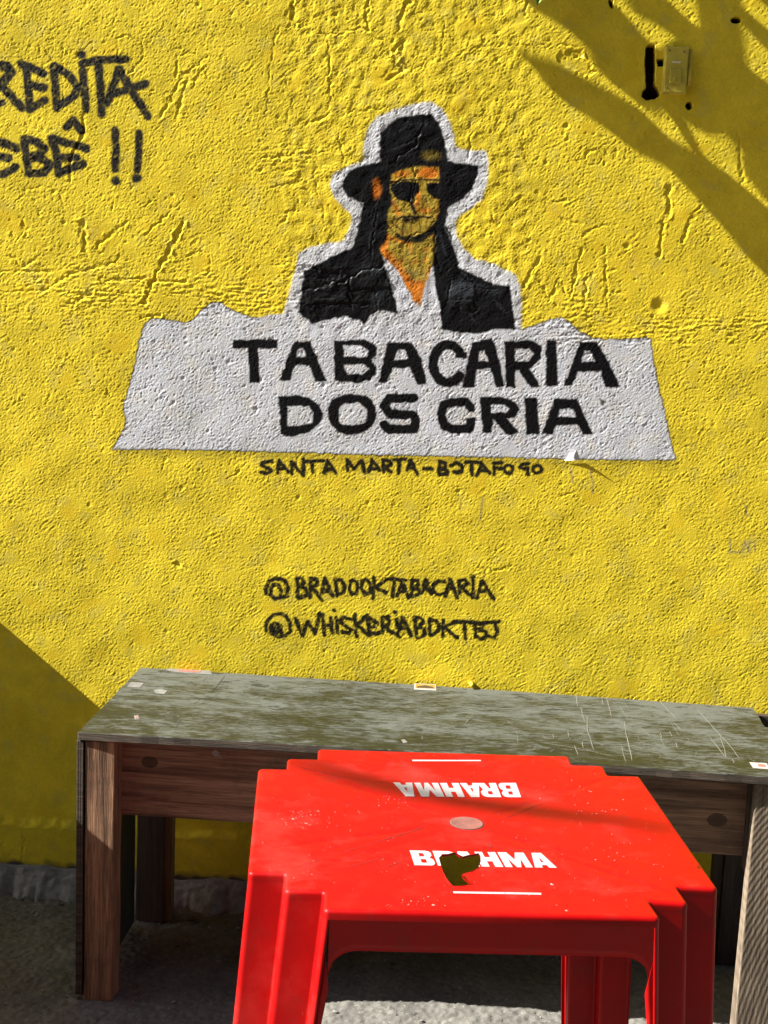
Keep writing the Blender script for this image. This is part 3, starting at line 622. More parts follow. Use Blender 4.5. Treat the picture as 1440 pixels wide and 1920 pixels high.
o = link('lettering', grid_mesh('lettering', sel(4), V, NRM, COLS), M_PAINT, wall_o); o['label'] = 'small black place line SANTA MARTA - BOTAFOGO'
o = link('lettering', grid_mesh('lettering', sel(5), V, NRM, COLS), M_PAINT, wall_o); o['label'] = 'two sprayed black lines beginning with an at sign'
o = link('graffiti', grid_mesh('graffiti', sel(6), V, NRM, COLS), M_PAINT, wall_o); o['label'] = 'thick black sprayed words with two exclamation marks'
# the wall beyond the detailed field, same height at the joints
def coarse(name, x0, x1, z0, z1, step=.02):
    xs = np.linspace(x0, x1, max(2, int((x1-x0)/step))); zs = np.linspace(z0, z1, max(2, int((z1-z0)/step)))
    X, Z = np.meshgrid(xs, zs); r = np.random.default_rng(5)
    hh = r.normal(0, .0007, X.shape)+.013*(Z < .19)
    hh += .0
    Vv = np.stack([X, .0012-hh, Z], -1).reshape(-1, 3).astype(np.float32)
    g2, g1 = np.gradient(hh, zs[1]-zs[0], xs[1]-xs[0])
    Nn = np.stack([-g1, -np.ones_like(g1), -g2], -1); Nn /= np.linalg.norm(Nn, axis=-1, keepdims=True)
    cc = np.ones(X.shape+(4,), np.float32); cc[..., :3] = YEL*(1+.05*r.normal(0, 1, X.shape+(1,)))
    n1, n2 = X.shape; ii = np.arange(n1*n2).reshape(n1, n2)
    q = np.stack([ii[:-1, :-1].ravel(), ii[:-1, 1:].ravel(), ii[1:, 1:].ravel(), ii[1:, :-1].ravel()], 1)
    o = link(name, grid_mesh(name, q, Vv, Nn.reshape(-1, 3).astype(np.float32), cc.reshape(-1, 4)), M_PAINT, wall_o)
coarse('plaster', -3.6, WX0+.002, -.02, 3.8); coarse('plaster', WX1-.002, 3.2, -.02, 3.8); coarse('plaster', WX0, WX1, WZ1-.002, 3.8)

# torn flap of paint curling off the lower edge of the sign, with its shadow
M_FLAKE = mat_flat('flaking_paint', (.72, .72, .72), .6, .15, 60)
def flap(base, tip, curl, n=7, t=.0006, name='paint_flake', mat=None, parent=None):
    (ax, az), (bx, bz) = base; vs_, fs = [], []
    for i in range(n):
        s = i/(n-1); wd = 1-s
        cx_ = (ax+bx)/2*(1-s)+tip[0]*s; cz_ = (az+bz)/2*(1-s)+tip[1]*s
        hx, hz = (bx-ax)/2*wd, (bz-az)/2*wd; y = -.0015-curl*s**1.6
        for sg in (-1, 1):
            for k in (0, 1): vs_.append((cx_+sg*hx, y-k*t, cz_+sg*hz))
    for i in range(n-1):
        q = i*4
        fs += [(q, q+4, q+6, q+2), (q+1, q+3, q+7, q+5), (q, q+1, q+5, q+4), (q+2, q+6, q+7, q+3)]
    return link(name, mesh_from(name, vs_, fs), mat or M_FLAKE, parent, True)
def w2(x, y): p = wall(x, y); return (p[0], p[2])
flap((w2(1058, 863), w2(1088, 863)), w2(1081, 842), .013, parent=wall_o)
flap((w2(1088, 108), w2(1104, 112)), w2(1098, 98), .006, mat=mat_flat('yellow_flake', tuple(YEL), .7, .1), parent=wall_o)

# ------------------------------------------------------------------ ground
def fine_ground():
    st = .005; xs = np.arange(-1.45, 1.15, st); ys = np.arange(-.95, .0, st); X, Y = np.meshgrid(xs, ys); s2 = X.shape
    hh = .0012*fft_noise(s2, st, .03, .5, seed=51)+.0011*fft_noise(s2, st, .14, .5, seed=52)+.0009*fft_noise(s2, st, .012, .3, seed=53)
    hh = np.clip(hh, -.006, .004)
    for pts in (((-.30, -.48), (-.25, -.42), (-.24, -.33), (-.20, -.28)), ((-.36, -.45), (-.28, -.36)), ((.35, -.5), (.42, -.38), (.40, -.25)), ((-.34, -.9), (-.33, -.62), (-.29, -.5))):
        d = None
        for p, q in zip(pts[:-1], pts[1:]):
            e = seg_d(X+.004*fft_noise(s2, st, .04, .5, seed=54), Y, p, q); d = e if d is None else np.minimum(d, e)
        hh -= .0035*np.exp(-(d/.004)**2)
    edge_ = np.minimum.reduce([X-xs[0], xs[-1]-X, Y-ys[0]])
    hh = hh*sstep(0, .1, edge_)
    # rises to a broken mortar fillet against the wall
    n1, n2 = s2; Vv = np.stack([X, Y, hh], -1).reshape(-1, 3); ii = np.arange(n1*n2).reshape(n1, n2)
    me = bpy.data.meshes.new('pavement')
    q = np.stack([ii[:-1, :-1].ravel(), ii[:-1, 1:].ravel(), ii[1:, 1:].ravel(), ii[1:, :-1].ravel()], 1).astype(np.int32)
    me.vertices.add(len(Vv)); me.vertices.foreach_set('co', Vv.astype(np.float32).ravel()); n = len(q)
    me.loops.add(n*4); me.loops.foreach_set('vertex_index', q.ravel()); me.polygons.add(n)
    me.polygons.foreach_set('loop_start', np.arange(0, n*4, 4, dtype=np.int32)); me.polygons.foreach_set('loop_total', np.full(n, 4, np.int32))
    me.polygons.foreach_set('use_smooth', np.ones(n, bool)); me.update(calc_edges=True)
    return me
tag(link('pavement', fine_ground(), M_CONC), kind='structure')
tag(link('ground', mesh_from('ground', [(-80, -80, -.008), (80, -80, -.008), (80, 60, -.008), (-80, 60, -.008)], [(0, 1, 2, 3)]), M_CONC), kind='structure')
def fillet():
    st = .006; xs = np.arange(-1.45, 1.15, st); prof = np.linspace(0, 1, 16); X, S = np.meshgrid(xs, prof); s2 = (len(prof), len(xs))
    r = fft_noise((64, len(xs)), st, .05, .6, seed=61); r2 = fft_noise((64, len(xs)), st, .018, .5, seed=62); r3 = fft_noise((64, len(xs)), st, .16, .5, seed=63)
    n_ = (r[:16]+.6*r2[:16])
    top = .068+.004*r3[0]; out = .050+.010*r3[9]+.005*r[20]
    y = -.016-out[None, :]*(1-np.cos(S*1.35))/(1-math.cos(1.35))*1.0; z = top[None, :]*(1-S**1.25)+.0
    y = y-.0013*n_*np.sin(S*3.1); z = z+.0015*n_*np.sin(S*3.1)-.006*(S > .95)
    V2 = np.stack([X, y, z], -1)
    back = V2[:1].copy(); back[..., 1] = .004
    V2 = np.concatenate([back, V2], 0); n1, n2 = V2.shape[:2]; ii = np.arange(n1*n2).reshape(n1, n2)
    q = np.stack([ii[1:, :-1].ravel(), ii[1:, 1:].ravel(), ii[:-1, 1:].ravel(), ii[:-1, :-1].ravel()], 1)
    return mesh_from('mortar_strip', V2.reshape(-1, 3), [tuple(int(k) for k in f) for f in q])
tag(link('mortar_strip', fillet(), M_MORTAR, None, True), kind='structure')
# loose grit and crumbs on the pavement
def crumbs():
    bm = bmesh.new()
    for _ in range(420):
        x = random.uniform(-1.25, .85); y = random.uniform(-.78, -.07) if random.random() < .6 else random.uniform(-.16, -.07); s = random.choice((.0012, .0016, .0022, .003, .0045))
        r = bmesh.ops.create_icosphere(bm, subdivisions=1, radius=s)
        M = Matrix.Translation((x, y, s*.35+.001)) @ Matrix.Rotation(random.uniform(0, 3), 4, 'Z') @ Matrix.Diagonal((random.uniform(.7, 1.8), 1, random.uniform(.4, .8), 1))
        bmesh.ops.transform(bm, matrix=M, verts=r['verts'])
        for v in r['verts']: v.co += Vector([random.uniform(-.25, .25)*s for _ in range(3)])
    me = bpy.data.meshes.new('grit'); bm.to_mesh(me); bm.free(); return me
tag(link('grit', crumbs(), M_MORTAR), 'loose grit and mortar crumbs lying on the concrete', 'grit', kind='stuff')
p = on(2, .004, 363, 1725)
def rod(pts, rad, seg=7, taper=1.0):
    bm = bmesh.new(); rings = []
    P = [Vector([float(c) for c in q]) for q in pts]
    for i, q in enumerate(P):
        d = (P[min(i+1, len(P)-1)]-P[max(i-1, 0)]).normalized(); up_ = Vector((0, 0, 1)) if abs(d.z) < .9 else Vector((1, 0, 0))
        u = d.cross(up_).normalized(); v = d.cross(u)
        rr = rad*(1+(taper-1)*i/(len(P)-1)) if not callable(rad) else rad(i/(len(P)-1))
        rings.append([bm.verts.new(q+u*math.cos(6.2832*k/seg)*rr+v*math.sin(6.2832*k/seg)*rr) for k in range(seg)])
    for r0, r1 in zip(rings[:-1], rings[1:]):
        for k in range(seg): bm.faces.new((r0[k], r0[(k+1) % seg], r1[(k+1) % seg], r1[k]))
    bm.faces.new(rings[0][::-1]); bm.faces.new(rings[-1]); bmesh.ops.recalc_face_normals(bm, faces=bm.faces)
    me = bpy.data.meshes.new('rod'); bm.to_mesh(me); bm.free(); return me
M_TWIG = mat_flat('dry_twig', (.16, .12, .07), .8, .4, 60)
o = link('twig', rod([p+np.array([-.018, -.002, 0]), p+np.array([0, .004, .004]), p+np.array([.02, -.006, .001])], .0035, 6), M_TWIG, None, True)
tag(o, 'short dry twig lying on the concrete under the bench', 'twig')

# ------------------------------------------------------------------ wall fittings: box with screw, peg
M_BOX = mat_flat('painted_box', tuple(YEL*np.array([.82, .88, 1.6])), .55, .35, 25, .3)
def box_mesh(x0, x1, y0, y1, z0, z1, jit=0, name='box', cuts=0):
    bm = bmesh.new(); bmesh.ops.create_cube(bm, size=1)
    for v in bm.verts:
        v.co = Vector((x0 if v.co.x < 0 else x1, y0 if v.co.y < 0 else y1, z0 if v.co.z < 0 else z1))+Vector([random.uniform(-jit, jit) for _ in range(3)])
    if cuts:
        bmesh.ops.subdivide_edges(bm, edges=bm.edges[:], cuts=cuts, use_grid_fill=True)
        for v in bm.verts:
            n = mnoise.noise_vector(v.co*14)*jit*.9; v.co += n
    me = bpy.data.meshes.new(name); bm.to_mesh(me); bm.free(); return me
b0 = wall(1246, 88); b1 = wall(1285, 179)
jb = empty('junction_box', ((b0[0]+b1[0])/2, 0, b1[2])); tag(jb, 'small yellow-painted electrical box on the wall beside the black slot', 'electrical box')
hw = (b1[0]-b0[0])/2; hh_ = b0[2]-b1[2]
bevel_mod(link('box_body', box_mesh(-hw, hw, -.012, .004, 0, hh_, .0008), M_BOX, jb), .002)
bevel_mod(link('box_lid', box_mesh(-hw+.003, hw-.003, -.017, -.012, .004, hh_-.003, .0006), M_BOX, jb), .0015)
for sx_, sz_ in ((-.6, .12), (.6, .88), (-.62, .9)): link('screw_head', rod([(sx_*hw, -.0165, sz_*hh_), (sx_*hw, -.0185, sz_*hh_)], .0021, 8), M_TWIG, jb)
bevel_mod(link('switch_rocker', box_mesh(-hw*.45, hw*.45, -.0198, -.017, hh_*.22, hh_*.52, .0007), M_BOX, jb), .001)
link('screw', rod([(-.004, -.034, hh_*.30), (.0, -.017, hh_*.29)], .0022, 8), M_BOX, jb, True)
link('label_stub', box_mesh(-hw*.35, hw*.35, -.0195, -.017, hh_*.64, hh_*.68, .0004), mat_flat('pale_stub', (.75, .72, .45), .5, .1), jb)
link('conduit_stub', rod([(hw+.005, -.005, hh_*.2), (hw+.0055, -.005, hh_*.95)], .004, 8), M_BOX, jb, True)
pg = on(1, 0, 882, 1281)
o = link('wooden_peg', rod([(0, 0.006, 0), (.004, -.030, .003), (.006, -.034, .003)], .006, 8, .8), mat_flat('peg', tuple(YEL*.8), .7, .4), None, True)
o.location = tuple(pg); tag(o, 'short yellow-painted peg sticking out of the wall just above the bench', 'peg')

# ------------------------------------------------------------------ bench
HB = .6198; TH = .018
bench = empty('wooden_bench', (-.845, -.55, 0)); tag(bench, 'long wooden bench table with worn olive plywood top against the yellow wall', 'bench')
BO = np.array([-.845, -.55, 0])
def BP(x, y): q = on(2, HB, x, y); return q-BO
nb = BP(1412, 1327); nc = BP(1435, 1363)
top_out = [(-.003, .546), (nb[0], nb[1]), (nc[0], nc[1]), (1.76, nc[1]-.004), (1.77, -.012), (.0, -.001)]
def inside(x, y, pts):
    r = False; n = len(pts)
    for i in range(n):
        (x1, y1), (x2, y2) = pts[i], pts[(i+1) % n]
        if (y1 > y) != (y2 > y) and x < (x2-x1)*(y-y1)/(y2-y1)+x1: r = not r
    return r
def cdt_mesh(loops, keep, extra=()):
    vs_, es = [], []
    for lp in loops:
        s = len(vs_); vs_ += [Vector(p) for p in lp]; es += [(s+i, s+(i+1) % len(lp)) for i in range(len(lp))]
    vs_ += [Vector(p) for p in extra]
    ov, oe, of, a1, a2, a3 = delaunay_2d_cdt(vs_, es, [], 0, 1e-7)
    fs = []
    for f in of:
        cx_ = sum(ov[i][0] for i in f)/len(f); cy_ = sum(ov[i][1] for i in f)/len(f)
        if keep(cx_, cy_):
            (x1, y1), (x2, y2), (x3, y3) = ov[f[0]], ov[f[1]], ov[f[2]]
            fs.append(tuple(f) if (x2-x1)*(y3-y1)-(x3-x1)*(y2-y1) > 0 else tuple(f[::-1]))
    return [tuple(v) for v in ov], fs
def bow(x, y): return .010*math.sin(math.pi*min(max(x/1.5, 0), 1))*(.55 if y < .25 else .25)-.0
def slab(outline, z1, th, zf, extra):
    ov, fs = cdt_mesh([outline], lambda x, y: inside(x, y, outline), extra)
    n = len(ov); V_ = [(x, y, z1+zf(x, y)) for x, y in ov]+[(x, y, z1-th+zf(x, y)) for x, y in ov]
    F = list(fs)+[tuple(i+n for i in f[::-1]) for f in fs]
    cnt = {}
    for f in fs:
        for i in range(3): cnt[(f[i], f[(i+1) % 3])] = 1
    for (a_, b_) in cnt:
        if (b_, a_) not in cnt: F.append((b_, a_, a_+n, b_+n))
    return V_, F
dense = []
for i, (p0, p1) in enumerate(zip(top_out, top_out[1:]+top_out[:1])):
    L = math.hypot(p1[0]-p0[0], p1[1]-p0[1]); n = max(2, int(L/.035))
    for j in range(n):
        t = j/n; r = (random.uniform(-.0014, .0014) if j else 0)
        dense.append((p0[0]+(p1[0]-p0[0])*t+r, p0[1]+(p1[1]-p0[1])*t+r))
ext = [(x+random.uniform(-.01, .01), y+random.uniform(-.01, .01)) for x in np.arange(.05, 1.72, .06) for y in np.arange(.05, .5, .07)]
ext = [e for e in ext if inside(e[0], e[1], [(p[0]*.985+.01, p[1]*.97+.005) for p in top_out])]
V_, F_ = slab(dense, HB, TH, bow, ext)
me = mesh_from('top_board', V_, F_); me.materials.append(M_BOARD); me.materials.append(M_EDGE)
for pl in me.polygons: pl.material_index = 1 if abs(pl.normal.z) < .5 else 0
topb = link('top_board', me, None, bench); bevel_mod(topb, .0012, 1)
# scratches gouged through the paint, one joined part
M_SCR = mat_flat('bare_scratch', (.19, .185, .15), .8, .4, 200)
def strips(lines, z, name, mat, parent, lift=.0004):
    vs_, fs = [], []
    for pts, w in lines:
        P = [np.array(q[:2]) for q in pts]; s = len(vs_)
        for i, q in enumerate(P):
            d = P[min(i+1, len(P)-1)]-P[max(i-1, 0)]; d = d/(np.linalg.norm(d)+1e-9); nn = np.array([-d[1], d[0]])
            ww = w*(.35 if i in (0, len(P)-1) else random.uniform(.7, 1.1))/2
            for sg in (-1, 1):
                e = q+nn*sg*ww; vs_.append((e[0], e[1], z+bow(e[0], e[1])+lift))
        for i in range(len(P)-1): fs.append((s+2*i, s+2*i+2, s+2*i+3, s+2*i+1))
    o = link(name, mesh_from(name, vs_, fs), mat, parent)
    for pl in o.data.polygons:
        if pl.normal.z < 0: pl.flip()
    return o
kt = K(960, 1220, 3)
SL = [(360, 250, 368, 320), (385, 320, 395, 360, 412, 415), (420, 365, 425, 450, 430, 480, 460, 570), (305, 425, 420, 500), (445, 515, 520, 550), (505, 262, 512, 310), (530, 270, 545, 320, 560, 380),
      (600, 305, 635, 365, 652, 390), (632, 400, 640, 480, 655, 530, 675, 630), (612, 540, 640, 635), (712, 425, 780, 495), (830, 285, 870, 330, 925, 385), (885, 390, 945, 490), (900, 400, 960, 455),
      (1035, 322, 1110, 410, 1165, 470, 1220, 530, 1280, 610), (1110, 485, 1200, 605), (1165, 465, 1195, 560, 1205, 610), (820, 460, 862, 560), (835, 465, 842, 500), (350, 540, 370, 600), (160, 530, 320, 550, 590, 610),
      (885, 455, 900, 490), (985, 495, 1000, 520), (570, 445, 620, 470), (230, 480, 232, 505), (315, 460, 318, 500), (25, 460, 35, 540), (920, 520, 930, 555), (1240, 610, 1248, 635), (1335, 610, 1365, 625),
      (1050, 640, 1200, 620), (705, 490, 715, 510), (395, 520, 400, 560)]
lines = []
for s_ in SL:
    pts = [BP(*q) for q in kt(*s_)]; dens = []
    for p0, p1 in zip(pts[:-1], pts[1:]):
        for j in range(4): dens.append(p0+(p1-p0)*j/4+np.array([random.uniform(-.0008, .0008), random.uniform(-.002, .002), 0]))
    dens.append(pts[-1]); lines.append((dens, random.uniform(.0008, .0017)))
for _ in range(130):
    x, y = random.uniform(.05, 1.45), random.uniform(.02, .52); a_ = random.gauss(1.2, .7); L = random.uniform(.01, .06)
    q = np.array([x, y]); q2 = q+np.array([math.cos(a_), math.sin(a_)])*L; mid_ = (q+q2)/2+np.array([random.uniform(-.003, .003), 0])
    if .03 < q2[1] < .52: lines.append(([q, mid_, q2], random.uniform(.0005, .0012)))
o = strips(lines, HB, 'scratch', M_SCR, bench); o['kind'] = 'stuff'; o['label'] = 'pale scratches through the paint'
# dark gouges
GL = [(375, 35+1180-1220+60, 340, 0)]
k0 = K(0, 1220, 3); lg = []
for s_ in [(1265, 145, 1230, 190, 1190, 240), (1130, 275, 1100, 300), (1020, 395, 990, 435), (1165, 150, 1140, 175)]:
    lg.append(([BP(*q) for q in k0(*s_)], .002))
k9 = K(480, 1220, 3)
for s_ in [(808, 180, 795, 210), (750, 290, 715, 312), (605, 370, 588, 395)]: lg.append(([BP(*q) for q in k9(*s_)], .0016))
o = strips(lg, HB, 'gouge', mat_flat('gouge', (.008, .007, .005), .9, .3), bench, .0005); o['kind'] = 'stuff'; o['label'] = 'dark knife gouges'
# stickers and paper residue
def sticker(pts, mats, name='sticker', label=None, lift=.0007, inner=None):
    P = [BP(*q) for q in pts]
    def mk(P, lift, name, mat, parent):
        n = len(P); t = .0003
        vs_ = [(q[0], q[1], HB+bow(q[0], q[1])+lift) for q in P]+[(q[0], q[1], HB+bow(q[0], q[1])+lift-t) for q in P]
        fs = [tuple(range(n))]+[(i, i+n, (i+1) % n+n, (i+1) % n) for i in range(n)]
        me = mesh_from(name, vs_, fs)
        o = link(name, me, mat, parent)
        if me.polygons[0].normal.z < 0:
            for pl in me.polygons: pl.flip()
        return o
    o = mk(P, lift, name, mats, bench)
    if label: o['label'] = label
    for i, (ip, im) in enumerate(inner or []): mk([BP(*q) for q in ip], lift+.0005+.0003*i, 'print', im, o)
    return o
M_PAPER = mat_flat('dirty_paper', (.17, .165, .15), .8, .45, 40); M_PAPW = mat_flat('white_paper', (.34, .33, .31), .7, .3, 60)
M_PINK = mat_flat('faded_red_print', (.42, .12, .09), .8, .45, 90); M_YST = mat_flat('sticker_yellow', (.38, .20, .03), .6, .4, 120); M_DST = mat_flat('sticker_dark', (.05, .04, .02), .6, .5, 120)
sticker(kp(777, 1283.5, 817, 1285.5, 818, 1297, 776, 1295), M_PAPW, label='small sticker with yellow and brown print at the back edge',
        inner=[(kp(780, 1284.8, 815, 1286.6, 816, 1294, 778.5, 1292.3), M_YST), (kp(782, 1289.5, 797, 1287.5, 812, 1290.5, 813, 1293.4, 781, 1291.8), M_DST)])
sticker(kp(1405, 1430, 1438, 1432, 1442, 1443, 1412, 1441), M_PAPW, label='white label with faded red print on the right front of the top',
        inner=[(kp(1420, 1433.5, 1434, 1434.5, 1436, 1439, 1422, 1438), M_PINK)])
sticker(kp(238, 1288, 246, 1279, 270, 1281, 262, 1290), M_PAPER); sticker(kp(288, 1294, 303, 1293, 314, 1296, 308, 1302, 292, 1301), M_PAPER)
sticker(kp(251, 1343, 259, 1342, 262, 1350, 253, 1351), M_PAPER, inner=[(kp(253.5, 1344.5, 258, 1344, 259, 1348.5, 255, 1349), M_PINK)])
sticker(kp(310, 1254.5, 345, 1254, 395, 1259, 398, 1266, 350, 1263, 318, 1259), M_PAPER, inner=[(kp(330, 1256.5, 350, 1256.5, 378, 1259.5, 372, 1262, 340, 1260), M_PINK)])
sticker(kp(752, 1392, 758, 1391, 764, 1396.5, 756, 1398.5), M_PAPER)

ZU = HB-TH-.0015
def BX(px, py, Y): q = on(1, Y, px, py); return q[0]-BO[0]
def part_box(name, x0, x1, y0, y1, z0, z1, mat, jit=.0018, bw=.0035, cuts=5, label=None):
    o = link(name, box_mesh(x0, x1, y0, y1, z0, z1, jit, name, cuts), mat, bench, False); bevel_mod(o, bw)
    if label: o['label'] = label
    return o
PY0 = .004                                            # front of the posts, just behind the board's front edge
xl = BX(158, 1500, BO[1]+PY0); xr = BX(214, 1500, BO[1]+PY0)
part_box('leg', xl, xr, PY0, PY0+.062, .0, ZU, M_POST)
part_box('side_panel', xl-.017, xl-.001, PY0-.001, PY0+.10, .012, ZU, M_PLY, .001, .0015, label='narrow plywood strip at the left end')
# plywood laminations seen on the strip's front edge
for i in range(3): part_box('ply_layer', xl-.0165+i*.0052, xl-.0165+i*.0052+.0040, PY0-.003, PY0-.0012, .012, ZU-.001, M_EDGE, .0003, .0006, 0)
part_box('shade_board', xl-.001, xl+.018, PY0+.0635, .52, .40, ZU, M_DARK, .001, .002)  # unseen board, added to block sun slipping past the bench's left end
# apron boards
ax0 = xr+.002; ax1 = BX(1398, 1550, BO[1]+.03)
za = on(1, BO[1]+PY0+.045, 228, 1533)[2]; zb = on(1, BO[1]+PY0+.045, 1400, 1612)[2]
apz = (za+zb)/2
M_APRON = mat_wood('apron_wood', (.15, .085, .052), (.46, .29, .19), 'x', knots=((BX(277, 1434, -.5), on(1, -.5, 277, 1434)[2], .023), (BX(1347, 1543, -.5), on(1, -.5, 1347, 1543)[2], .026)))
ap = part_box('apron', xl+.020, ax1+.12, PY0+.0635, PY0+.0855, apz, ZU, M_APRON, .001, .002, label='wide front apron board with dark knots')
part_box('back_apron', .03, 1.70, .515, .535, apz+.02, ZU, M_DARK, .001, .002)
# small scabs of white paint on the apron
for px_, py_, s_ in ((404, 1413, .009), (413, 1418, .003), (1262, 1590, .003)):
    q = on(1, BO[1]+PY0+.0628, px_, py_)-BO; n = 9
    ring = [(q[0]+s_*random.uniform(.6, 1.1)*math.cos(6.283*i/n), PY0+.0622, q[2]+s_*random.uniform(.6, 1.1)*math.sin(6.283*i/n)) for i in range(n)]
    vs_ = ring+[(x, y+.0016, z) for x, y, z in ring]
    link('paint_spot', mesh_from('paint_spot', vs_, [tuple(range(n))]+[(i, (i+1) % n, (i+1) % n+n, i+n) for i in range(n)]), M_PAPW, bench)
# rear left: green panel standing by the dark rear post
def gx_at(px, py): return on(2, 0, px, py)-BO
g = gx_at(303, 1703)
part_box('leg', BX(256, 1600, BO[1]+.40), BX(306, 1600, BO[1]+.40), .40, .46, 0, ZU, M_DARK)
part_box('leg_strip', BX(307, 1600, BO[1]+.41), BX(321, 1600, BO[1]+.41), .415, .455, 0, ZU, mat_wood('strip_wood', (.09, .055, .02), (.24, .15, .06), 'z'), .0008, .0015, label='lighter strip nailed to the rear left leg')
part_box('side_panel', BX(229, 1600, BO[1]+.30), BX(229, 1600, BO[1]+.30)+.016, .13, .36, .02, ZU, M_PLY, .001, .0015, label='dark green side panel at the left end')
# right end
xr0 = BX(1411, 1500, BO[1]+.0); 
def plank_leg():
    tl = on(1, BO[1]+.002, 1417, 1480)-BO; bl = on(1, BO[1]-.006, 1378, 1920)-BO
    s = (bl[0]-tl[0])/(bl[2]-tl[2]); x_top = tl[0]+s*(ZU-tl[2]); x_bot = tl[0]+s*(0-tl[2])
    bm = bmesh.new(); bmesh.ops.create_cube(bm, size=1)
    for v in bm.verts:
        top = v.co.z > 0; x = (x_top if top else x_bot)+(0 if v.co.x < 0 else .15)
        y = (.002 if top else -.012)+(0 if v.co.y < 0 else (.030 if top else .062)); v.co = Vector((x, y, ZU if top else 0))
    bmesh.ops.subdivide_edges(bm, edges=bm.edges[:], cuts=6, use_grid_fill=True)
    for v in bm.verts: v.co += mnoise.noise_vector(v.co*9)*.0012
    me = bpy.data.meshes.new('leg'); bm.to_mesh(me); bm.free(); return me
o = bevel_mod(link('leg', plank_leg(), M_PLANK, bench), .003); o['label'] = 'wide rough-sawn plank leg with curved saw marks'
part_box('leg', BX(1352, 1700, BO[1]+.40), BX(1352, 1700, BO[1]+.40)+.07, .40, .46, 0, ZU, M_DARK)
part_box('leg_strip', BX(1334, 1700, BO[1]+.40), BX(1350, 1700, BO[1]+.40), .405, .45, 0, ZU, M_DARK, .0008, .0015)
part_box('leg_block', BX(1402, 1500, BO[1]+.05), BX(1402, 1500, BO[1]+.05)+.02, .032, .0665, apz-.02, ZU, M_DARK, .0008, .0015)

# ------------------------------------------------------------------ red table
TX, TY, TYAW, TH_, TILT = .002, -1.1845, .133, .72, -.0119
tab = empty('plastic_table', (TX, TY, 0), TYAW); tag(tab, 'red plastic bar table with torn hole in its top, in front of the bench', 'table')
ct, st_ = math.cos(TYAW), math.sin(TYAW)
def TL(px, py):
    z = TH_
    for _ in range(4):
        q = on(2, z, px, py); dx_, dy_ = q[0]-TX, q[1]-TY; u = dx_*ct+dy_*st_; v = -dx_*st_+dy_*ct; z = TH_+u*TILT
    return (u, v)
FL = [TL(*q) for q in ((466, 1638), (538, 1637), (530, 1671), (610, 1671), (603, 1706))]
FR = [TL(*q) for q in ((1245, 1723), (1212, 1687), (1298, 1700), (1266, 1661), (1347, 1670))]
BR = [TL(*q) for q in ((1201, 1454), (1137, 1454), (1135, 1435), (1070, 1433), (1068, 1414))]
BL = [TL(*q) for q in ((597, 1407), (595, 1423), (539, 1422), (537, 1441), (483, 1441))]
out = FL+FR+BR+BL                                     # counter-clockwise from the left front
# regularise so that edges run along the table's axes but keep the measured places
def clean(o_):
    pts = [list(p) for p in o_]; n = len(pts)
    for i in range(n):
        j = (i+1) % n
        du, dv = abs(pts[j][0]-pts[i][0]), abs(pts[j][1]-pts[i][1])
        if du < dv: m_ = (pts[i][0]+pts[j][0])/2; pts[i][0] = pts[i][0]*.3+m_*.7; pts[j][0] = pts[j][0]*.3+m_*.7
        else: m_ = (pts[i][1]+pts[j][1])/2; pts[i][1] = pts[i][1]*.3+m_*.7; pts[j][1] = pts[j][1]*.3+m_*.7
    return [tuple(p) for p in pts]
out = clean(out)
def rounded(pts, rc=.009, rv=.004, seg=4):
    n = len(pts); res_, tagc = [], []
    for i in range(n):
        p = Vector(pts[i]); a_ = (Vector(pts[i-1])-p).normalized(); b_ = (Vector(pts[(i+1) % n])-p).normalized()
        crs = (-a_).x*b_.y-(-a_).y*b_.x; r = rc if crs > 0 else rv
        ang = a_.angle(b_); t = r/math.tan(ang/2)
        p0, p1 = p+a_*t, p+b_*t; cen = p+(a_+b_).normalized()*(r/math.sin(ang/2))
        a0 = math.atan2(*(p0-cen).yx); a1 = math.atan2(*(p1-cen).yx); da = (a1-a0+math.pi) % (2*math.pi)-math.pi
        for k in range(seg+1):
            an = a0+da*k/seg; res_.append((cen.x+r*math.cos(an), cen.y+r*math.sin(an))); tagc.append(i)
    return res_, tagc
rp, rt = rounded(out)
nR = len(rp)
def normals2(pts):
    n = len(pts); o_ = []
    for i in range(n):
        d = (Vector(pts[(i+1) % n])-Vector(pts[i])).normalized()+(Vector(pts[i])-Vector(pts[i-1])).normalized(); d.normalize(); o_.append((d.y, -d.x))
    return o_
rn = normals2(rp)
CAPC = TL(875, 1540); CAPR = abs(TL(906, 1541)[0]-TL(844, 1539)[0])/2
cre = [(TL(1155, 1455), 1), (TL(505, 1590), 1), (TL(560, 1440), 1), (TL(1290, 1690), 1), (TL(870, 1412), .0), (TL(560, 1640), .7), (TL(1200, 1640), .7)]
def tz(u, v):
    r = math.hypot(u-CAPC[0], v-CAPC[1]); z = TH_+u*TILT
    z -= .0035*max(0, 1-(r/.33)**2)                    # shallow dish towards the middle
    for (q, s) in cre:
        if not s: continue
        dx_, dy_ = q[0]-CAPC[0], q[1]-CAPC[1]; L = math.hypot(dx_, dy_); a_ = ((u-CAPC[0])*dx_+(v-CAPC[1])*dy_)/L; b_ = abs((u-CAPC[0])*dy_-(v-CAPC[1])*dx_)/L
        if a_ > .05: z -= .0015*s*math.exp(-(b_/.006)**2)*min(1, (a_-.05)/.05)*max(0, min(1, (L-a_)/.05))
    z += .0006*mnoise.noise(Vector((u*7, v*7, 1.3)))
    return z
HOLE = [TL(*q) for q in ((823, 1606), (829, 1599.5), (840, 1598.5), (853, 1595), (860, 1599.5), (868, 1603.5), (880, 1600), (897, 1597), (901, 1602), (901.5, 1613), (897, 1623), (885, 1631), (866, 1636.5), (868, 1642), (876, 1649), (884, 1657), (866, 1659), (850, 1660), (843, 1653), (836, 1643), (830, 1630), (826, 1617))]
EDGE_R = .006
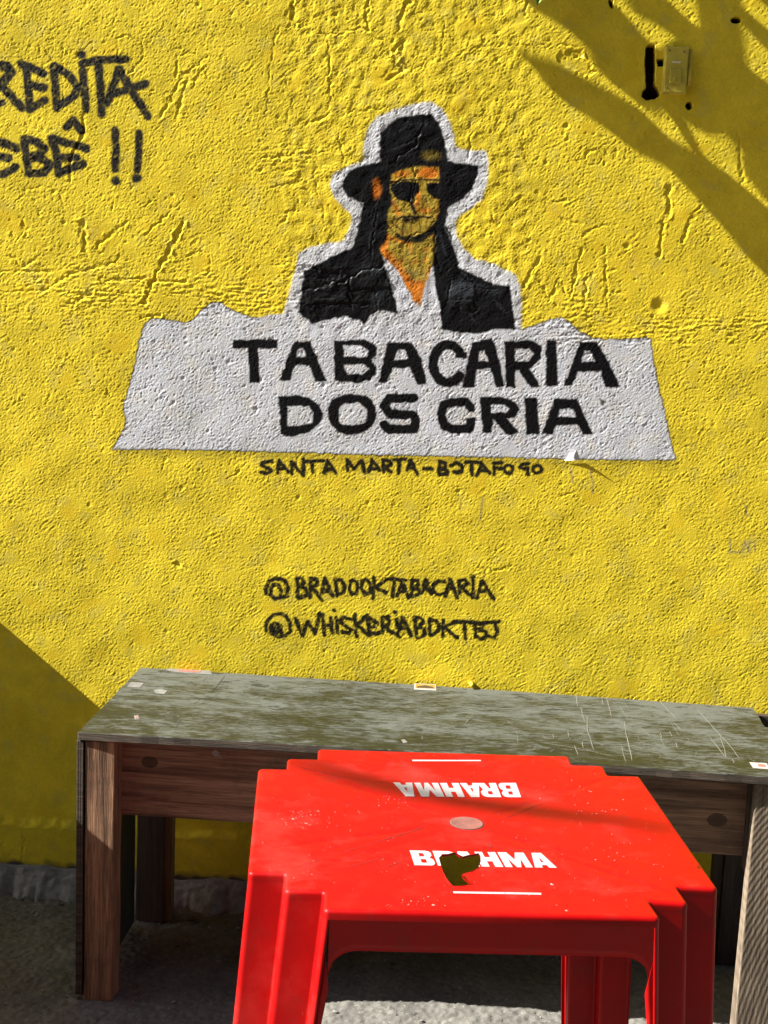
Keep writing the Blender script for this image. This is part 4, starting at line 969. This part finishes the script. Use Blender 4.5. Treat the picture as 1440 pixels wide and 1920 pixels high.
def ring_off(off, zd): return [(p[0]+q[0]*off, p[1]+q[1]*off, zd) for p, q in zip(rp, rn)]
top_loop = [(p[0]-q[0]*EDGE_R, p[1]-q[1]*EDGE_R) for p, q in zip(rp, rn)]
gridp = []
for u in np.arange(-.36, .37, .0075):
    for v in np.arange(-.37, .36, .0075):
        if inside(u, v, top_loop) and not inside(u, v, HOLE):
            if min(math.hypot(u-q[0], v-q[1]) for q in top_loop) > .004: gridp.append((u+random.uniform(-.001, .001), v+random.uniform(-.001, .001)))
ov, fs = cdt_mesh([top_loop, HOLE], lambda x, y: inside(x, y, top_loop) and not inside(x, y, HOLE), gridp)
Vt = [(x, y, tz(x, y)) for x, y in ov]; Ft = list(fs)
key = {(round(x, 5), round(y, 5)): i for i, (x, y) in enumerate(ov)}
def add_ring(pts3): s = len(Vt); Vt.extend(pts3); return [s+i for i in range(len(pts3))]
prev = [key.get((round(p[0], 5), round(p[1], 5)), None) for p in top_loop]
assert None not in prev
RIMD = .014
for an in (25, 50, 72, 90):
    a_ = math.radians(an)
    cur = add_ring([(p[0]-q[0]*EDGE_R*(1-math.sin(a_)), p[1]-q[1]*EDGE_R*(1-math.sin(a_)), tz(*l)-EDGE_R*(1-math.cos(a_))) for p, q, l in zip(rp, rn, top_loop)])
    for i in range(nR): Ft.append((prev[i], cur[i], cur[(i+1) % nR], prev[(i+1) % nR]))
    prev = cur
cur = add_ring([(p[0], p[1], TH_+p[0]*TILT-RIMD) for p in rp])
for i in range(nR): Ft.append((prev[i], cur[i], cur[(i+1) % nR], prev[(i+1) % nR]))
# lip of the torn hole shows the sheet's thickness
hk = [key[(round(p[0], 5), round(p[1], 5))] for p in [(x, y) for x, y in HOLE]]
low = add_ring([(x, y, tz(x, y)-.0028) for x, y in HOLE]); nh = len(HOLE)
for i in range(nh): Ft.append((hk[i], hk[(i+1) % nh], low[(i+1) % nh], low[i]))
me = mesh_from('table_top', Vt, Ft); ttop = link('table_top', me, M_RED, tab, True); ttop['label'] = 'red stepped-corner top with a torn hole'
# skirts on the four straight sides, with a curved lower edge that runs into the legs
SK = .060; FLr = .042
def corner_ids(k): return [i for i in range(nR) if rt[i] == k]
n_out = 20
sides = [(4, 5), (9, 10), (14, 15), (19, 0)]
for (a_, b_) in sides:
    p0 = Vector(rp[corner_ids(a_)[-1]]); p1 = Vector(rp[corner_ids(b_)[0]]); d = (p1-p0); L = d.length; d.normalize(); nn = Vector((d.y, -d.x)); n = 64
    vs_, fs = [], []
    for i in range(n+1):
        s = L*i/n; e = min(s, L-s); drop = SK
        if e < FLr: drop = SK+FLr*.9*(1-math.sqrt(max(0, 1-((FLr-e)/FLr)**2)))
        q = p0+d*s; zt = TH_+q.x*TILT-RIMD; zb_ = TH_+q.x*TILT-drop
        for j in range(5):
            z = zt+(zb_-zt)*j/4; w_ = -nn*(.0025*(j/4)); vs_.append((q.x+w_.x, q.y+w_.y, z))
        vs_.append((q.x-nn.x*.0055, q.y-nn.y*.0055, zb_)); vs_.append((q.x-nn.x*.0055, q.y-nn.y*.0055, zt))
    for i in range(n):
        for j in range(6): k = i*7+j; fs.append((k, k+1, k+8, k+7))
    link('skirt', mesh_from('skirt', vs_, fs), M_RED, tab, True)
# legs: the stepped corner carried down, flaring outwards
FLARE = ((.088, .056), (.046, .046), (.05, .05), (.056, .056))
for c0, (dx_, dy_), fl in zip((0, 5, 10, 15), ((-1, -1), (1, -1), (1, 1), (-1, 1)), FLARE):
    ids = [i for i in range(nR) if c0 <= rt[i] <= c0+4]
    path = [rp[i] for i in ids]
    zl = [0, .012, .03, .06, .1, .15, .22, .32, .45, .58, .70]
    vs_, fs = [], []; m_ = len(path)
    cenx = sum(p[0] for p in path)/m_; ceny = sum(p[1] for p in path)/m_
    nn = [rn[i] for i in ids]
    for side in (0, 1):
        for k, dz in enumerate(zl):
            for (x, y), q in zip(path, nn):
                t = dz/.70; zt = TH_+x*TILT-RIMD; z = zt*(1-t)
                tp = 1-.14*t                                 # the stepped angle narrows towards the foot
                X = cenx+(x-cenx)*tp+dx_*fl[0]*.70*t; Y = ceny+(y-ceny)*tp+dy_*fl[1]*.70*t
                X -= q[0]*.003*side; Y -= q[1]*.003*side; vs_.append((X, Y, z))
    nk = len(zl)
    for s in (0, 1):
        for k in range(nk-1):
            for i in range(m_-1):
                a0 = s*nk*m_+k*m_+i; f = (a0, a0+m_, a0+m_+1, a0+1); fs.append(f if s == 0 else f[::-1])
    o1 = nk*m_
    for k in range(nk-1):
        fs.append((k*m_, o1+k*m_, o1+(k+1)*m_, (k+1)*m_)); fs.append((k*m_+m_-1, (k+1)*m_+m_-1, o1+(k+1)*m_+m_-1, o1+k*m_+m_-1))
    for i in range(m_-1): q = (nk-1)*m_+i; fs.append((q, q+o1, q+o1+1, q+1))
    o = link('leg', mesh_from('leg', vs_, fs), M_RED, tab, True)
    # inner gusset flanges that close the leg behind the skirt
    for (pi, sgn) in ((0, -1), (m_-1, 1)):
        x, y = path[pi]; L_ = .034
        dirv = (0, -dy_) if (c0 in (0, 10)) == (pi == 0) else (-dx_, 0)
        gv, gf = [], []
        for k, dz in enumerate([.0, .05, .10, .16, .25, .4, .7]):
            t = dz/.70; z = (TH_+x*TILT-RIMD)*(1-t); tp = 1-.14*t
            X = cenx+(x-cenx)*tp+dx_*fl[0]*.70*t; Y = ceny+(y-ceny)*tp+dy_*fl[1]*.70*t
            w_ = L_*(1-.0*t) if dz < .12 else L_*max(.14, 1-(dz-.10)*5.5)
            w_ = min(w_, L_) if dz > .05 else .001
            ins = .004
            gv += [(X-dx_*ins*(dirv[0] == 0), Y-dy_*ins*(dirv[1] == 0), z), (X+dirv[0]*w_*.35-dx_*ins*(dirv[0] == 0), Y+dirv[1]*w_*.35-dy_*ins*(dirv[1] == 0), z)]
        for k in range(6): gf.append((2*k, 2*k+1, 2*k+3, 2*k+2))
        go = link('leg_flange', mesh_from('leg_flange', gv, gf), M_RED, o, True)
        sm = go.modifiers.new('thickness', 'SOLIDIFY'); sm.thickness = .003; sm.offset = 0
# centre cap over the parasol hole
def disc(c, r, z, h_, n=40, zfun=None):
    vs_ = []; fs = []
    for rr, zz in ((r, -h_), (r, -.0005), (r-.0015, 0), (r-.004, -.0002)):
        for i in range(n): x = c[0]+rr*math.cos(6.2832*i/n); y = c[1]+rr*math.sin(6.2832*i/n); vs_.append((x, y, z+zz+(x*TILT)))
    for k in range(3):
        for i in range(n): fs.append((k*n+i, k*n+(i+1) % n, (k+1)*n+(i+1) % n, (k+1)*n+i))
    fs.append(tuple(3*n+i for i in range(n))); return mesh_from('centre_cap', vs_, fs)
cz0 = tz(*CAPC)-CAPC[0]*TILT
M_CAP = mat_flat('dusty_cap', (.235, .085, .065), .8, .5, 45)
o = link('centre_cap', disc(CAPC, CAPR, cz0+.0012, .003), M_CAP, tab); o['label'] = 'dusty round cap over the parasol hole'
o2 = link('cap_gap', disc(CAPC, CAPR+.0022, cz0+.0005, .001), mat_flat('cap_gap', (.05, .012, .01), .9, .3), tab)
# printed lettering
def mat_print():
    m, nt, bs = mat_new('white_print'); v = coords(nt)
    f = noise_t(nt, coords(nt, (30, 8, 8), rot=(0, 0, .5)), 6, 4, .6); g = noise_t(nt, v, 160, 4, .6)
    c = mixc(nt, ramp(nt, f, [(.66, (0, 0, 0)), (.71, (.75,)*3)]).outputs[0], (.36, .345, .36), (.36, .03, .03))
    c = mixc(nt, ramp(nt, g, [(.60, (0, 0, 0)), (.68, (.5,)*3)]).outputs[0], c, (.36, .08, .07))
    nt.links.new(c, bs.inputs['Base Color']); bs.inputs['Roughness'].default_value = .5; return m
M_PRINT = mat_print()
LET = {'B': ([(0, 0), (0, 1), (.72, 1), (.9, .95), (.98, .85), (.98, .68), (.84, .53), (.97, .42), (1, .3), (1, .16), (.93, .05), (.8, 0)], [[(.38, .6), (.38, .82), (.6, .82), (.62, .76), (.62, .66), (.6, .6)], [(.38, .18), (.38, .42), (.62, .42), (.64, .36), (.64, .24), (.62, .18)]]),
       'R': ([(0, 0), (0, 1), (.75, 1), (.93, .93), (1, .82), (1, .62), (.83, .46), (1, 0), (.62, 0), (.47, .38), (.38, .38), (.38, 0)], [[(.38, .58), (.38, .8), (.6, .8), (.63, .74), (.63, .63), (.6, .58)]]),
       'A': ([(0, 0), (.27, 1), (.73, 1), (1, 0), (.65, 0), (.61, .17), (.39, .17), (.35, 0)], [[(.43, .36), (.5, .72), (.57, .36)]]),
       'H': ([(0, 0), (0, 1), (.37, 1), (.37, .64), (.63, .64), (.63, 1), (1, 1), (1, 0), (.63, 0), (.63, .36), (.37, .36), (.37, 0)], []),
       'M': ([(0, 0), (0, 1), (.34, 1), (.5, .5), (.66, 1), (1, 1), (1, 0), (.74, 0), (.74, .58), (.58, 0), (.42, 0), (.26, .58), (.26, 0)], [])}
def inside_hole(x, y): return inside(x, y, HOLE)
def word(bl, tl, br, tr, label):
    par = None; me_v, me_f = [], []
    bl, tl, br, tr = map(np.array, (bl, tl, br, tr))
    for ch, x0, x1 in (('B', 0, .150), ('R', .165, .318), ('A', .305, .46), ('H', .47, .622), ('M', .638, .83), ('A', .845, 1.0)):
        outl, holes = LET[ch]
        def mp(p):
            s = x0+(x1-x0)*p[0]; t = p[1]; q = bl*(1-s)*(1-t)+br*s*(1-t)+tl*(1-s)*t+tr*s*t; return (q[0], q[1])
        lo = [mp(p) for p in outl]; hs = [[mp(p) for p in h_] for h_ in holes]
        v2, f2 = cdt_mesh([lo]+hs+[HOLE], lambda x, y: inside(x, y, lo) and not any(inside(x, y, h_) for h_ in hs) and not inside(x, y, HOLE),
                          [q for q in gridp if inside(q[0], q[1], lo)])
        used = sorted({i for f in f2 for i in f}); mp_ = {i: k+len(me_v) for k, i in enumerate(used)}
        me_v += [(v2[i][0], v2[i][1], tz(*v2[i])+.0006) for i in used]; me_f += [tuple(mp_[i] for i in f) for f in f2]
    o = link('lettering', mesh_from('lettering', me_v, me_f), M_PRINT, ttop); o['label'] = label
k8 = K(700, 1400, 3.6)
word(TL(*k8(278, 792)[0]), TL(*k8(245, 690)[0]), TL(*k8(1240, 812)[0]), TL(*k8(1170, 710)[0]), 'white word BRAHMA facing the camera, cut by the hole')
word(TL(*k8(962, 240)[0]), TL(*k8(998, 333)[0]), TL(*k8(133, 236)[0]), TL(*k8(185, 326)[0]), 'white word BRAHMA printed upside down')
for ps, in ((k8(262, 88, 725, 91, 727, 98, 264, 97),), (k8(538, 975, 1132, 985, 1134, 998, 542, 988),)):
    q = [TL(*p_) for p_ in ps]; n = 12; vs_ = []; 
    for i in range(n+1):
        t = i/n
        for a_, b_ in ((q[0], q[1]), (q[3], q[2])):
            x = a_[0]*(1-t)+b_[0]*t; y = a_[1]*(1-t)+b_[1]*t; vs_.append((x, y, tz(x, y)+.0006))
    o = link('printed_bar', mesh_from('printed_bar', vs_, [(2*i, 2*i+1, 2*i+3, 2*i+2) for i in range(n)]), M_PRINT, ttop)
    if o.data.polygons[0].normal.z < 0: 
        for pl in o.data.polygons: pl.flip()
# scuffs and crumbs of paint stuck to the top
def spots(lst, name, mat, label):
    vs_, fs = [], []
    for (px_, py_, s_) in lst:
        u, v = TL(px_, py_)
        if inside(u, v, HOLE) or not inside(u, v, top_loop): continue
        n = 7; s0 = len(vs_); el = random.uniform(.5, 1); an = random.uniform(0, 3)
        for i in range(n):
            r = s_*random.uniform(.6, 1.2); c1, s1 = r*math.cos(6.283*i/n), r*el*math.sin(6.283*i/n)
            x = u+c1*math.cos(an)-s1*math.sin(an); y = v+c1*math.sin(an)+s1*math.cos(an); vs_.append((x, y, tz(x, y)+.0005))
        vs_.append((u, v, tz(u, v)+.0012)); fs += [(s0+i, s0+(i+1) % n, s0+n) for i in range(n)]
    o = link(name, mesh_from(name, vs_, fs), mat, ttop); o['kind'] = 'stuff'; o['label'] = label
lst = [(random.gauss(575, 25), random.gauss(1535, 12), random.uniform(.0006, .0016)) for _ in range(45)]+[(550, 1535, .0034), (575, 1543, .002), (1035, 1657, .004), (812, 1697, .003), (1062, 1708, .003), (1020, 1475, .002)]
lst += [(random.gauss(735, 15), random.gauss(1497, 7), random.uniform(.0006, .0015)) for _ in range(22)]+[(random.uniform(500, 1290), random.uniform(1420, 1700), random.uniform(.0005, .0011)) for _ in range(160)]
lst += [(random.gauss(*c), random.gauss(*d), random.uniform(.0007, .0018)) for c, d in (((1080, 40), (1492, 8)), ((1150, 40), (1610, 10)), ((780, 30), (1690, 5)), ((1130, 25), (1520, 5))) for _ in range(10)]
spots(lst, 'scuff', mat_flat('pale_scuff', (.44, .19, .16), .8, .3, 90), 'pale scuffs and dried specks')
spots([(916, 1582, .0028), (920, 1584, .003), (939, 1523, .0016), (1022, 1450, .001), (1095, 1590, .0016), (960, 1683, .0014), (792, 1685, .0014)]+[(random.uniform(500, 1290), random.uniform(1420, 1700), random.uniform(.0004, .0009)) for _ in range(60)], 'dark_speck', mat_flat('dark_speck', (.06, .01, .008), .8, .3), 'dark specks of dirt')

lines = []
for ps in ((543, 1630, 640, 1598, 720, 1572, 800, 1545), (700, 1578, 760, 1560, 795, 1547), (700, 1632, 735, 1620, 764, 1610), (553, 1437, 640, 1456, 730, 1467), (944, 1533, 1000, 1510, 1044, 1495), (992, 1564, 1030, 1580), (600, 1500, 700, 1512), (1040, 1625, 1150, 1650), (989, 1625, 992, 1633, 993, 1637), (850, 1662, 847, 1670, 846, 1676), (655, 1625, 740, 1600)):
    P = [np.array(TL(ps[i], ps[i+1])) for i in range(0, len(ps), 2)]; D = []
    for p0, p1 in zip(P[:-1], P[1:]):
        for j in range(8): D.append(p0+(p1-p0)*j/8)
    D.append(P[-1]); lines.append(D)
vs_, fs = [], []
for D in lines:
    s0 = len(vs_)
    for i, q in enumerate(D):
        d = D[min(i+1, len(D)-1)]-D[max(i-1, 0)]; d = d/np.linalg.norm(d); ww = random.uniform(.0002, .0007)
        for sg in (-1, 1): e = q+np.array([-d[1], d[0]])*ww*sg; vs_.append((e[0], e[1], tz(e[0], e[1])+.0004))
    for i in range(len(D)-1): fs.append((s0+2*i+1, s0+2*i, s0+2*i+2, s0+2*i+3))
o = link('crease_line', mesh_from('crease_line', vs_, fs), mat_flat('crease_line', (.10, .004, .003), .8, .3), ttop); o['kind'] = 'stuff'; o['label'] = 'dark red lines along the moulded creases and cracks'  # thin dark red strips laid along creases and cracks

# ------------------------------------------------------------------ things just outside the frame that throw the shadows
M_LEAF = mat_flat('leaf_green', (.055, .11, .022), .45, .35, 20)
plant = empty('overhanging_plant', tuple(wall(1010, 5)+np.array([-.6, -.02, .9]))); tag(plant, 'broad-leaved plant on top of the wall, one green leaf tip showing', 'plant')
PO = np.array(plant.location)
def leaf_from_shadow(pts, Y0, bend=.015, name='leaf'):
    """a leaf standing in the sun's way: outline on the wall carried back along the rays, with its own curve"""
    P = [wall(*q) for q in pts]; c_ = np.mean(P, 0); out_ = []
    ax_ = np.array([SUN[0], 0, SUN[2]]); ax_ /= np.linalg.norm(ax_)
    L2 = [((q-c_) @ ax_, (q-c_) @ np.array([-ax_[2], 0, ax_[0]])) for q in P]
    lmax = max(abs(a_) for a_, b_ in L2)
    def lift(q, a_, b_):
        dy = Y0+bend*(a_/lmax)**2+.08*abs(b_); return q-SUN*(dy/SUN[1])-PO
    n = len(P)
    # midrib subdivision gives the blade a fold
    V3 = []; ring = [(P[i], *L2[i]) for i in range(n)]
    loops = [[(a_, b_) for _, a_, b_ in ring]]
    lo = loops[0]
    inner = []
    amin = min(a_ for a_, b_ in lo); amax = max(a_ for a_, b_ in lo); bmin = min(b_ for a_, b_ in lo); bmax = max(b_ for a_, b_ in lo)
    for a_ in np.arange(amin, amax, .04):
        for b_ in np.arange(bmin, bmax, .025):
            if inside(a_, b_, lo): inner.append((a_, b_))
    ov, fs = cdt_mesh(loops, lambda x, y: inside(x, y, lo), inner)
    bx = np.array([-ax_[2], 0, ax_[0]])
    V3 = [lift(c_+ax_*a_+bx*b_, a_, b_) for a_, b_ in ov]
    o = link(name, mesh_from(name, V3, fs), M_LEAF, plant, True)
    sm = o.modifiers.new('thickness', 'SOLIDIFY'); sm.thickness = .0012
    return o
k7b = K(1130, 0, 4.645)
leaf_from_shadow(kc(498, 190, 640, 235, 740, 290, 860, 350, 960, 410, 1000, 450, 1080, 530, 1200, 590, 1300, 660, 1440, 780, 1700, 1010, 1700, 1250, 1440, 1040, 1360, 960, 1290, 870, 1190, 760, 1080, 640, 960, 580, 830, 480, 700, 400, 620, 330, 560, 250), .12)
leaf_from_shadow(kc(460, -60, 520, 0, 600, 60, 700, 120, 760, 170, 790, 240, 850, 310, 930, 370, 1000, 425, 1090, 430, 1150, 470, 1225, 515, 1290, 510, 1325, 540, 1345, 640, 1440, 760, 1640, 950, 1640, 640, 1440, 420, 1240, 268, 1130, 245, 1040, 195, 985, 150, 930, 80, 860, 10, 780, -60), .127)
leaf_from_shadow(k7b(200, -60, 230, 60, 300, 140, 480, 230, 600, 300, 720, 390, 850, 500, 970, 640, 1150, 780, 1700, 1300, 1700, 930, 1440, 730, 1300, 620, 1200, 540, 1100, 450, 1000, 370, 900, 290, 800, 220, 700, 130, 590, 30, 520, -60), .12)
leaf_from_shadow(k7b(1060, -60, 1140, 60, 1190, 140, 1250, 230, 1330, 330, 1440, 440, 1700, 700, 1700, 480, 1440, 260, 1350, 180, 1250, 90, 1150, 0, 1110, -60), .13)
leaf_from_shadow(k7b(1290, -60, 1350, 0, 1440, 60, 1700, 260, 1700, -60), .12)
# leaf tip showing at the top edge
q0 = on(1, -.04, 1022, -30)-PO; q1 = on(1, -.06, 1007, 11)-PO; s0 = on(1, -.04, 998, -28)-PO
vs_ = []; n = 8
for i in range(n+1):
    t = i/n; cpt = q0*(1-t)+q1*t; w_ = .014*math.sin(math.pi*min(1, .35+.65*t))+.0004
    vs_ += [cpt+np.array([-w_, -.003, 0]), cpt+np.array([0, .002, 0]), cpt+np.array([w_, -.003, w_*.3])]
fs = []
for i in range(n): fs += [(3*i, 3*i+1, 3*i+4, 3*i+3), (3*i+1, 3*i+2, 3*i+5, 3*i+4)]
lf = link('leaf', mesh_from('leaf', vs_, fs), mat_flat('young_leaf', (.16, .30, .03), .4, .2), plant, True); lf['label'] = 'bright green leaf tip at the top edge'
link('stem', rod([q0, q0+np.array([.02, -.02, .2]), q0+np.array([-.1, -.03, .55]), np.array([-.3, -.06, .6]), np.array([-.5, .02, .75])], .008, 8, 1.5), mat_flat('stem', (.09, .08, .03), .7, .3), plant, True)
# slab added at the left, outside the frame, to shade floor and wall corner
xo = -1.47; zo = .719+(-SUN[2]/SUN[0])*(-1.218-xo)
M_SLAB = mat_flat('slab_grey', (.30, .28, .25), .85, .3, 12)
shade_root = empty('shade_slab', (xo-.7, -.9, 0)); tag(shade_root, 'unseen grey slab on thin legs, added to shade the left floor and wall', 'shade slab')
bevel_mod(link('slab_top', box_mesh(-.7, .7, -1.1, .88, zo-.05, zo, 0, 'slab_top', 4), M_SLAB, shade_root), .004, 2)
for lx in (-.66, -.1):
    for ly in (-1.05, .80): link('leg', box_mesh(lx-.02, lx+.02, ly-.02, ly+.02, 0, zo-.051), M_SLAB, shade_root)
# rod added overhead, out of view, to throw a soft band on the table top
pts = []
for q in ((560, 1424), (610, 1442), (660, 1457), (710, 1469), (780, 1484), (840, 1496), (910, 1507), (978, 1514), (1050, 1522), (1120, 1530), (1200, 1541), (1290, 1562)):
    c_ = on(2, TH_, *q); pts.append(c_-SUN*9.0)
M_ROD = mat_flat('rod_brown', (.20, .15, .08), .8, .3, 20)
o = link('shadow_rod', rod(pts, lambda t: .003+.024*math.sin(math.pi*min(1, .12+.80*t))**.8, 8), M_ROD, None, True)
tag(o, 'unseen rod added overhead, its shadow falling across the red table top', 'palm frond')

# houses across the narrow lane: they close off half of the sky
M_HOUSE = mat_flat('house_render', (.12, .11, .095), .85, .35, 3)
house = empty('lane_house', (0, -5.4, 0)); tag(house, 'rendered house across the narrow lane, facing the yellow wall', 'house')
link('wall', box_mesh(-9, 9, -3, 0, 0, 10.5), M_HOUSE, house)
link('roof', box_mesh(-9.3, 9.3, -3.3, .3, 10.52, 10.7), M_CONC, house)
for i in range(4):
    wf = link('window', box_mesh(-6.5+i*4, -5.3+i*4, .002, .05, 4.2, 5.5), M_DARK, house)
    link('pane', box_mesh(-6.4+i*4, -5.4+i*4, .052, .06, 4.3, 5.4), mat_flat('pane_glass', (.03, .035, .04), .1, .1), wf)
dr = link('door', box_mesh(-1.6, -.6, .002, .05, .02, 2.1), M_DARK, house)
